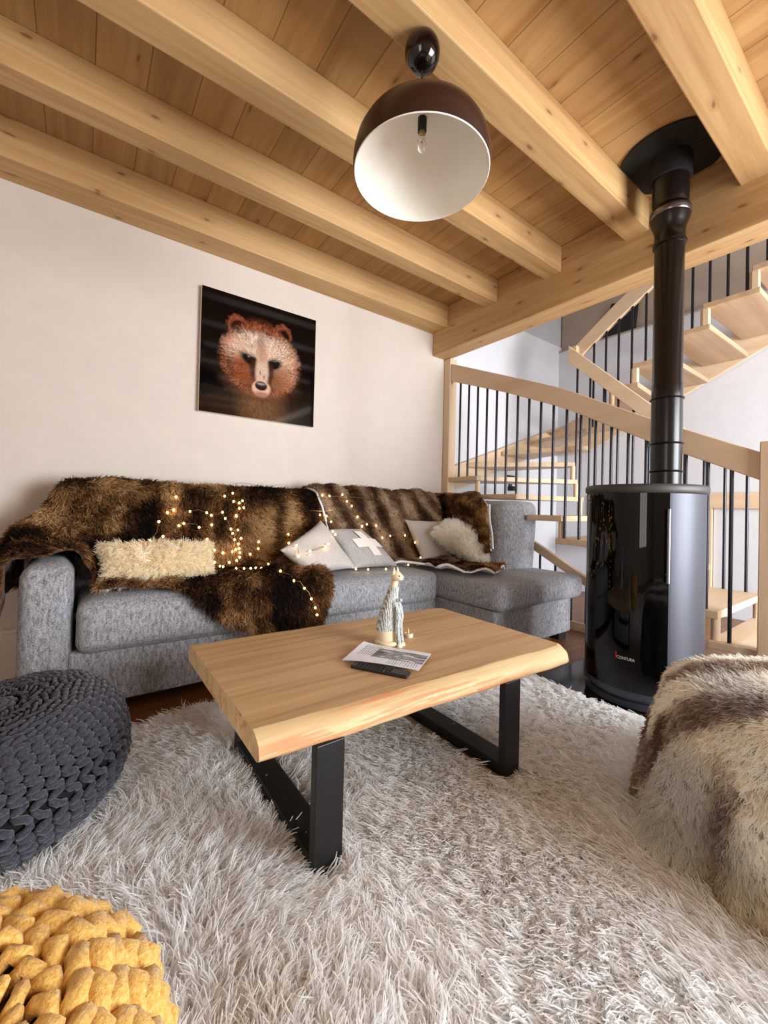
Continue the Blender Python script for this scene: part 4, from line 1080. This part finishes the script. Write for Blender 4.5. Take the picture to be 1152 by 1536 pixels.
# ------------------------------------------------------------------ knitted poufs
def pouf(name, label, c, R_, H_, cols, rows, nst, yarn, tilt, amp, mat_name, seed):
    c = np.array(c, float)
    po = thing(name, label, 'pouf', (c[0], c[1], 0))
    m_in = plain(mat_name + '_core', tuple(x * .2 for x in cols[0][:3]) + (1,), .95)
    t = NT(mat_name); n_ = t.noise(t.coords((1, 1, 1)), 160, 3, .7)
    t.set(Base_Color=t.ramp(n_, [(.3, cols[0]), (.7, cols[1])]), Roughness=.95, Specular_IOR_Level=.1, Sheen_Weight=.25); t.bump(n_, .7, .004)
    rot = np.array(Matrix.Rotation(tilt[0], 3, 'X') @ Matrix.Rotation(tilt[1], 3, 'Y'))
    def S_(lat, lon, out=0):   # lat -pi/2..pi/2
        ex = .72
        cl = np.abs(np.cos(lat)) ** ex; sl = np.sign(np.sin(lat)) * np.abs(np.sin(lat)) ** ex
        p = np.stack([cl * np.cos(lon) * (R_ + out), cl * np.sin(lon) * (R_ + out), sl * (H_ / 2 + out)], -1)
        p = p @ rot.T; return p + c
    la_ = np.linspace(-PI / 2 + .01, PI / 2 - .01, 40); lo_ = np.linspace(0, 2 * PI, 65)[:-1]
    Lg, Bg = np.meshgrid(lo_, la_, indexing='ij'); G = S_(Bg, Lg, -yarn * .9)
    V = G.reshape(-1, 3); F = []
    for i in range(64):
        for j in range(39): F.append((i * 40 + j, ((i + 1) % 64) * 40 + j, ((i + 1) % 64) * 40 + j + 1, i * 40 + j + 1))
    add('core', V, F, m_in, po)
    parts = []
    for k in range(rows):
        lon0 = 2 * PI * k / rows
        q = np.linspace(0, 1, nst * 9 + 1); lat = -PI / 2 + .10 + (PI - .20) * q
        ph = 2 * PI * nst * q + .7 * math.sin(k * 1.9)
        cl = np.cos(lat)
        dl = (amp / R_) * (np.sin(ph) + .22 * np.sin(3 * ph)) * np.clip(cl * 1.6, .2, 1) / np.maximum(cl, .18)
        out = yarn * .60 * np.cos(2 * ph) + yarn * .2 * np.sin(ph * .5 + k)
        P = S_(lat, lon0 + dl, out)
        rad = yarn * (1 + .10 * np.cos(2 * ph)) * np.clip(cl * 1.5 + .1, .4, 1)
        v, fc = tube(P, rad, 8); parts.append((v, fc))
    for sg in (1, -1):
        for rr_, lf_ in ((.62, .5), (.30, .72), (.10, .8)):
            k_ = np.linspace(0, 2 * PI, 61)[:-1]; wv_ = 1 + .10 * np.sin(k_ * 9)
            la2 = sg * (PI / 2 - np.full(60, .0) - (rr_ * wv_ * .16) ** (1 / .72) - .012); Pr = S_(la2, k_, -yarn * .2 * (1 - lf_))
            parts.append(tube(Pr, yarn * .95, 8, closed=True))
    V, F = merge(*parts); add('knitted_cover', V, F, t.m, po)
    return po
pouf('knitted_pouf', 'charcoal grey chunky knitted pouf on the left edge of the rug', (-.155, 1.66, .205), .300, .365, (srgb(40, 41, 48), srgb(76, 78, 90)), 50, 17, .0092, (.10, -.16), .0150, 'charcoal_yarn', 1)
pouf('knitted_pouf', 'mustard yellow chunky knitted pouf nearest the camera', (-.16, .66, .215), .265, .355, (srgb(200, 146, 62), srgb(242, 204, 122)), 25, 12, .0185, (.08, .10), .0205, 'mustard_yarn', 2)
# ------------------------------------------------------------------ shaggy rug
rg = thing('shag_rug', 'large cream white long-pile shag rug under the coffee table', 'rug', (.8, .9, 0))
RX0, RX1, RY0, RY1 = -.85, 2.172, -.7, 2.05
def rug_h(x, y): return .016 + .005 * np.sin(x * 5.1 + y * 2.3) * np.sin(y * 4.3 - x * 1.7)
gx = np.linspace(RX0, RX1, 60); gy = np.linspace(RY0, RY1, 56)
X, Y = np.meshgrid(gx, gy, indexing='ij')
ed = np.minimum.reduce([X - RX0, RX1 - X, Y - RY0, RY1 - Y]); Z = rug_h(X, Y) * np.clip(ed / .05, .25, 1)
V = np.stack([X, Y, Z], -1).reshape(-1, 3); F = [q for q in grid_faces(60, 56)]
add('backing', np.concatenate([V, V * np.array([1, 1, 0]) + np.array([0, 0, .001])]), F + [tuple(i + 3360 for i in q[::-1]) for q in F], plain('rug_backing', srgb(206, 192, 176), .95), rg)
def roots(n):
    P = np.stack([rng.uniform(RX0, RX1, n), rng.uniform(RY0, RY1, n), np.zeros(n)], 1); return P
P = roots(210000)
fwd = P[:, 0] * math.sin(yaw) + P[:, 1] * math.cos(yaw); lat = P[:, 0] * math.cos(yaw) - P[:, 1] * math.sin(yaw)
seen = (fwd > .45) & (np.abs(lat) < fwd * 1.02 + .25)
dens = np.where(seen, np.clip(1.25 / np.maximum(fwd, .5), .35, 1.0) ** 1.2 * .62, .16)
keep = rng.random(len(P)) < dens
for (bx0, bx1, by0) in ((.505, .605, .955), (1.255, 1.355, .93)): keep &= ~((P[:, 0] > bx0 - .02) & (P[:, 0] < bx1 + .02) & (P[:, 1] > by0) & (P[:, 1] < 1.67))
P = P[keep]; P[:, 2] = rug_h(P[:, 0], P[:, 1]); n = len(P)
Nn = np.tile(np.array([0, 0, 1.0]), (n, 1))
a = 1.7 + 1.5 * vnoise(P, 2.3, 81) + 1.3 * vnoise(P, 6.5, 82) + .22 * rng.normal(size=n)
# general lie: towards the camera on the right, swirling
comb = np.stack([np.cos(a) * .8 - .25, np.sin(a) * .8 - .45, 0 * a], 1)
tone = np.clip(.64 + .26 * vnoise(P, 4.2, 83) + .20 * vnoise(P, 13, 84) + .10 * rng.normal(size=n), 0, 1)
col = fur_cols(tone, [(0, (222, 212, 200)), (.3, (240, 237, 233)), (.6, (249, 250, 251)), (1, (253, 254, 255))])
fur('pile', P, Nn, .066, comb, .36, col, M['rughair'], rg, k=5, rad=(.0018, .0008), jit=.26, curl=.20, per=6, spread=.0055, root=.93)

# ------------------------------------------------------------------ fur throw draped over a hidden low seat at the right
C0 = np.array([1.72, .13]); th = np.linspace(0, 2 * PI, 150); tt_ = np.linspace(0, 1, 60)
t3 = thing('fur_throw', 'pale striped faux fur throw draped to the rug over a low seat at the right', 'throw', (C0[0], C0[1], .02))
hemr = np.interp(np.degrees(th), [0, 60, 95, 112, 126, 140, 150, 160, 172, 185, 200, 230, 270, 310, 360], [.52, .50, .47, .485, .505, .515, .475, .44, .36, .40, .42, .46, .46, .5, .52])
hemr = hemr + .014 * np.sin(th * 9 + .5)
topr = np.interp(np.degrees(th), [0, 90, 120, 150, 180, 270, 360], [.47, .475, .455, .405, .35, .38, .47])
topz = .485
G = np.zeros((150, 60, 3))
for i, a in enumerate(th):
    for j, t_ in enumerate(tt_):
        if t_ < .5:
            q = t_ / .5; r_ = topr[i] * (1 - (1 - q) ** 1.25) * .93; z = topz + .01 * (1 - q * q) - .05 * q ** 5
        else:
            q = (t_ - .5) / .5; r0 = topr[i] * .93
            r_ = r0 + (topr[i] * 1.0 - r0) * math.sin(min(q * 3, 1) * PI / 2) + (hemr[i] - topr[i]) * q ** 1.4
            z = (topz - .05) * (1 - q) ** 1.0 + .045 * q
            fold = .034 * math.sin(a * 11 + 1.2 * math.sin(a * 3)) + .012 * math.sin(a * 23 + 2)
            r_ += fold * q ** .8 * min(q * 2.2, 1)
        G[i, j] = (C0[0] + r_ * math.cos(a), C0[1] + r_ * math.sin(a), max(z, .035))
nz_ = noisegrid(G, 9, 1, 91); N = surf_normals(G); G += N * (nz_ * .010)[:, :, None]
M['pale_fur_base'] = fabric('pale_fur_base', srgb(170, 150, 134), srgb(206, 192, 172), 90)
o, V, F, N = throw_mesh('cloth', G, t3, [M['pale_fur_base'], M['lining']], .012)
P, Nn = sample_mesh(V, F, 60000)
# keep the side that faces the room
rel = P[:, :2] - C0
fdir = np.array([math.sin(yaw), math.cos(yaw)])
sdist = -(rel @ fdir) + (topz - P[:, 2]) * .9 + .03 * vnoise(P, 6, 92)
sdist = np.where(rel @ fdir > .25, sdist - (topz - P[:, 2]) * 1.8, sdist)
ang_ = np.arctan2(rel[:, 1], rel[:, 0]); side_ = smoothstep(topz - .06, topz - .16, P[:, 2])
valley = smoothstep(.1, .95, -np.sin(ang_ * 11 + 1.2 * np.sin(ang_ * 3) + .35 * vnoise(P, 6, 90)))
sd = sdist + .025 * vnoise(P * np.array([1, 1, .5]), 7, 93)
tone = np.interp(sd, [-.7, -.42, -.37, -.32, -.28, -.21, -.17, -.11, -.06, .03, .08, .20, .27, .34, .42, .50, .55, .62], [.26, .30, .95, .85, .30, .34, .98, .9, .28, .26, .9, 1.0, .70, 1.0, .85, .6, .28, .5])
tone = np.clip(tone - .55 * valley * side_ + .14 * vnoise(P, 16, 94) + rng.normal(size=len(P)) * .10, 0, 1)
STP = [(0, (120, 94, 82)), (.22, (164, 140, 126)), (.45, (216, 205, 190)), (.7, (246, 241, 228)), (1, (255, 253, 246))]
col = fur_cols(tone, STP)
yl = smoothstep(.35, .9, vnoise(P, 5, 95)); col = col * (1 - .35 * yl[:, None]) + lin(226, 208, 152) * .35 * yl[:, None]
gr = smoothstep(.3, .9, vnoise(P, 7, 96)); col = col * (1 - .4 * gr[:, None]) + lin(150, 152, 156) * .4 * gr[:, None]
dk = (rng.random(len(P)) < .05)[:, None]; col = np.where(dk, col * .45, col)
radial = np.stack([rel[:, 0], rel[:, 1], 0 * rel[:, 0]], 1); radial /= np.linalg.norm(radial, axis=1)[:, None] + 1e-6
comb = radial * .5 + np.array([.25, -.2, -.8]) + np.stack([vnoise(P, 9, 97), vnoise(P, 9, 98), vnoise(P, 9, 99)], 1) * .4
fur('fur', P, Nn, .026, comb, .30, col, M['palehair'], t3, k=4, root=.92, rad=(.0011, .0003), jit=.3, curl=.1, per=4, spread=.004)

# ------------------------------------------------------------------ fairy lights over the throws
from mathutils.bvhtree import BVHTree
dg = bpy.context.evaluated_depsgraph_get(); bpy.context.view_layer.update()
BV = []; BF = []; off = 0
for o in scene.objects:
    if o.type != 'MESH': continue
    rt = o
    while rt.parent: rt = rt.parent
    if rt.name.startswith(('corner_sofa', 'fur_throw', 'cushion', 'shaggy', 'wall_back')) and rt is not t3:
        mw_ = o.matrix_world
        BV += [mw_ @ v.co for v in o.data.vertices]; BF += [tuple(off + i for i in p.vertices) for p in o.data.polygons]; off = len(BV)
bvh = BVHTree.FromPolygons(BV, BF)
camp = Vector((0, 0, 1.0))
def drop(px, py, lift=.024):
    d = (r2 * ((px - CX) / F_) - u2 * ((py - CY) / F_) + f).normalized()
    loc, nor, idx, dist = bvh.ray_cast(camp, d)
    if loc is None: return None
    if nor.dot(d) > 0: nor = -nor
    return np.array(loc + nor * lift)
A_ = lambda L: [(180 + x * .2951, 720 + y * .2951) for x, y in L]
B_ = lambda L: [(420 + x * .3299, 720 + y * .3299) for x, y in L]
wires = [A_([(148, 305), (190, 217), (235, 180), (270, 158), (350, 167), (440, 172), (460, 182), (520, 172), (532, 202), (560, 255), (566, 275), (598, 325), (598, 350), (600, 372), (597, 398), (585, 415)]),
         A_([(215, 293), (300, 236), (320, 225), (398, 247), (460, 243)]), A_([(285, 95), (270, 158)]), A_([(438, 305), (455, 390), (475, 430), (510, 458), (525, 461)]),
         A_([(475, 360), (520, 377), (552, 422), (590, 470), (632, 471), (665, 471), (688, 468), (725, 467), (757, 447)]), A_([(590, 270), (612, 297), (695, 317)]), A_([(660, 380), (700, 357)]),
         A_([(570, 80), (572, 115), (600, 150), (585, 190), (565, 372)]), A_([(527, 92), (600, 122), (615, 112), (622, 147)]), A_([(815, 482), (870, 522), (930, 552), (960, 600), (985, 640), (990, 682)]),
         A_([(890, 345), (905, 385)]), A_([(955, 372), (1035, 350), (1050, 337)]), A_([(855, 320), (850, 278)]), A_([(580, 360), (575, 300), (583, 185)]),
         B_([(275, 72), (295, 100), (318, 122)]), B_([(170, 162), (205, 165), (226, 192), (240, 240), (238, 256)]), B_([(365, 215), (385, 206), (430, 211)]), B_([(460, 265), (490, 255), (560, 256), (600, 268), (620, 284)]),
         B_([(68, 310), (80, 345)]), B_([(345, 172), (365, 212)]), B_([(88, 390), (128, 332), (198, 312), (210, 302)]), B_([(345, 420), (400, 422), (480, 420), (520, 395), (575, 385), (638, 366)]), B_([(180, 75), (215, 78), (360, 85), (400, 80)]), B_([(235, 140), (140, 150)])]
sl = thing('string_lights', 'warm white fairy lights on thin wire strewn over the fur throws', 'string lights', (.8, 2.7, .8))
wp = []; bulbs = []
for w in wires:
    P3 = [drop(*p) for p in w]; P3 = [p for p in P3 if p is not None]
    if len(P3) > 1:
        Q_ = [P3[0]]
        for p in P3[1:]:
            if np.linalg.norm(p - Q_[-1]) < .45:
                m_ = (p + Q_[-1]) / 2 + np.array([rng.normal() * .008, -.004, rng.normal() * .008]); Q_ += [m_, p]
            else:
                if len(Q_) > 1: wp.append(tube(Q_, .0012, 5))
                Q_ = [p]
        if len(Q_) > 1: wp.append(tube(Q_, .0012, 5))
    bulbs += P3
# a bundle lying along the top of the back
top_run = [(x, 2.86 + .05 * math.sin(x * 31), 1.125 + .014 * math.sin(x * 23)) for x in np.linspace(.66, 1.62, 40)]
wp.append(tube(top_run, .0012, 5)); bulbs += [np.array(p) for p in top_run[::3]]
bulbs = bulbs[:99]
V, F = merge(*wp); add('wire', V, F, plain('copper_wire', srgb(176, 140, 90), .35, .6), sl)
em = NT('warm_led'); em.set(Base_Color=srgb(255, 236, 190), Roughness=.3, Emission_Color=srgb(255, 205, 120), Emission_Strength=9.0)
for b in bulbs:
    v, fc = lathe([(.001, -.007), (.0048, -.0045), (.0062, 0), (.0048, .0045), (.001, .007)], 0, 0, 10); v = np.array(v) + b
    add('bulb', v, fc, em.m, sl)
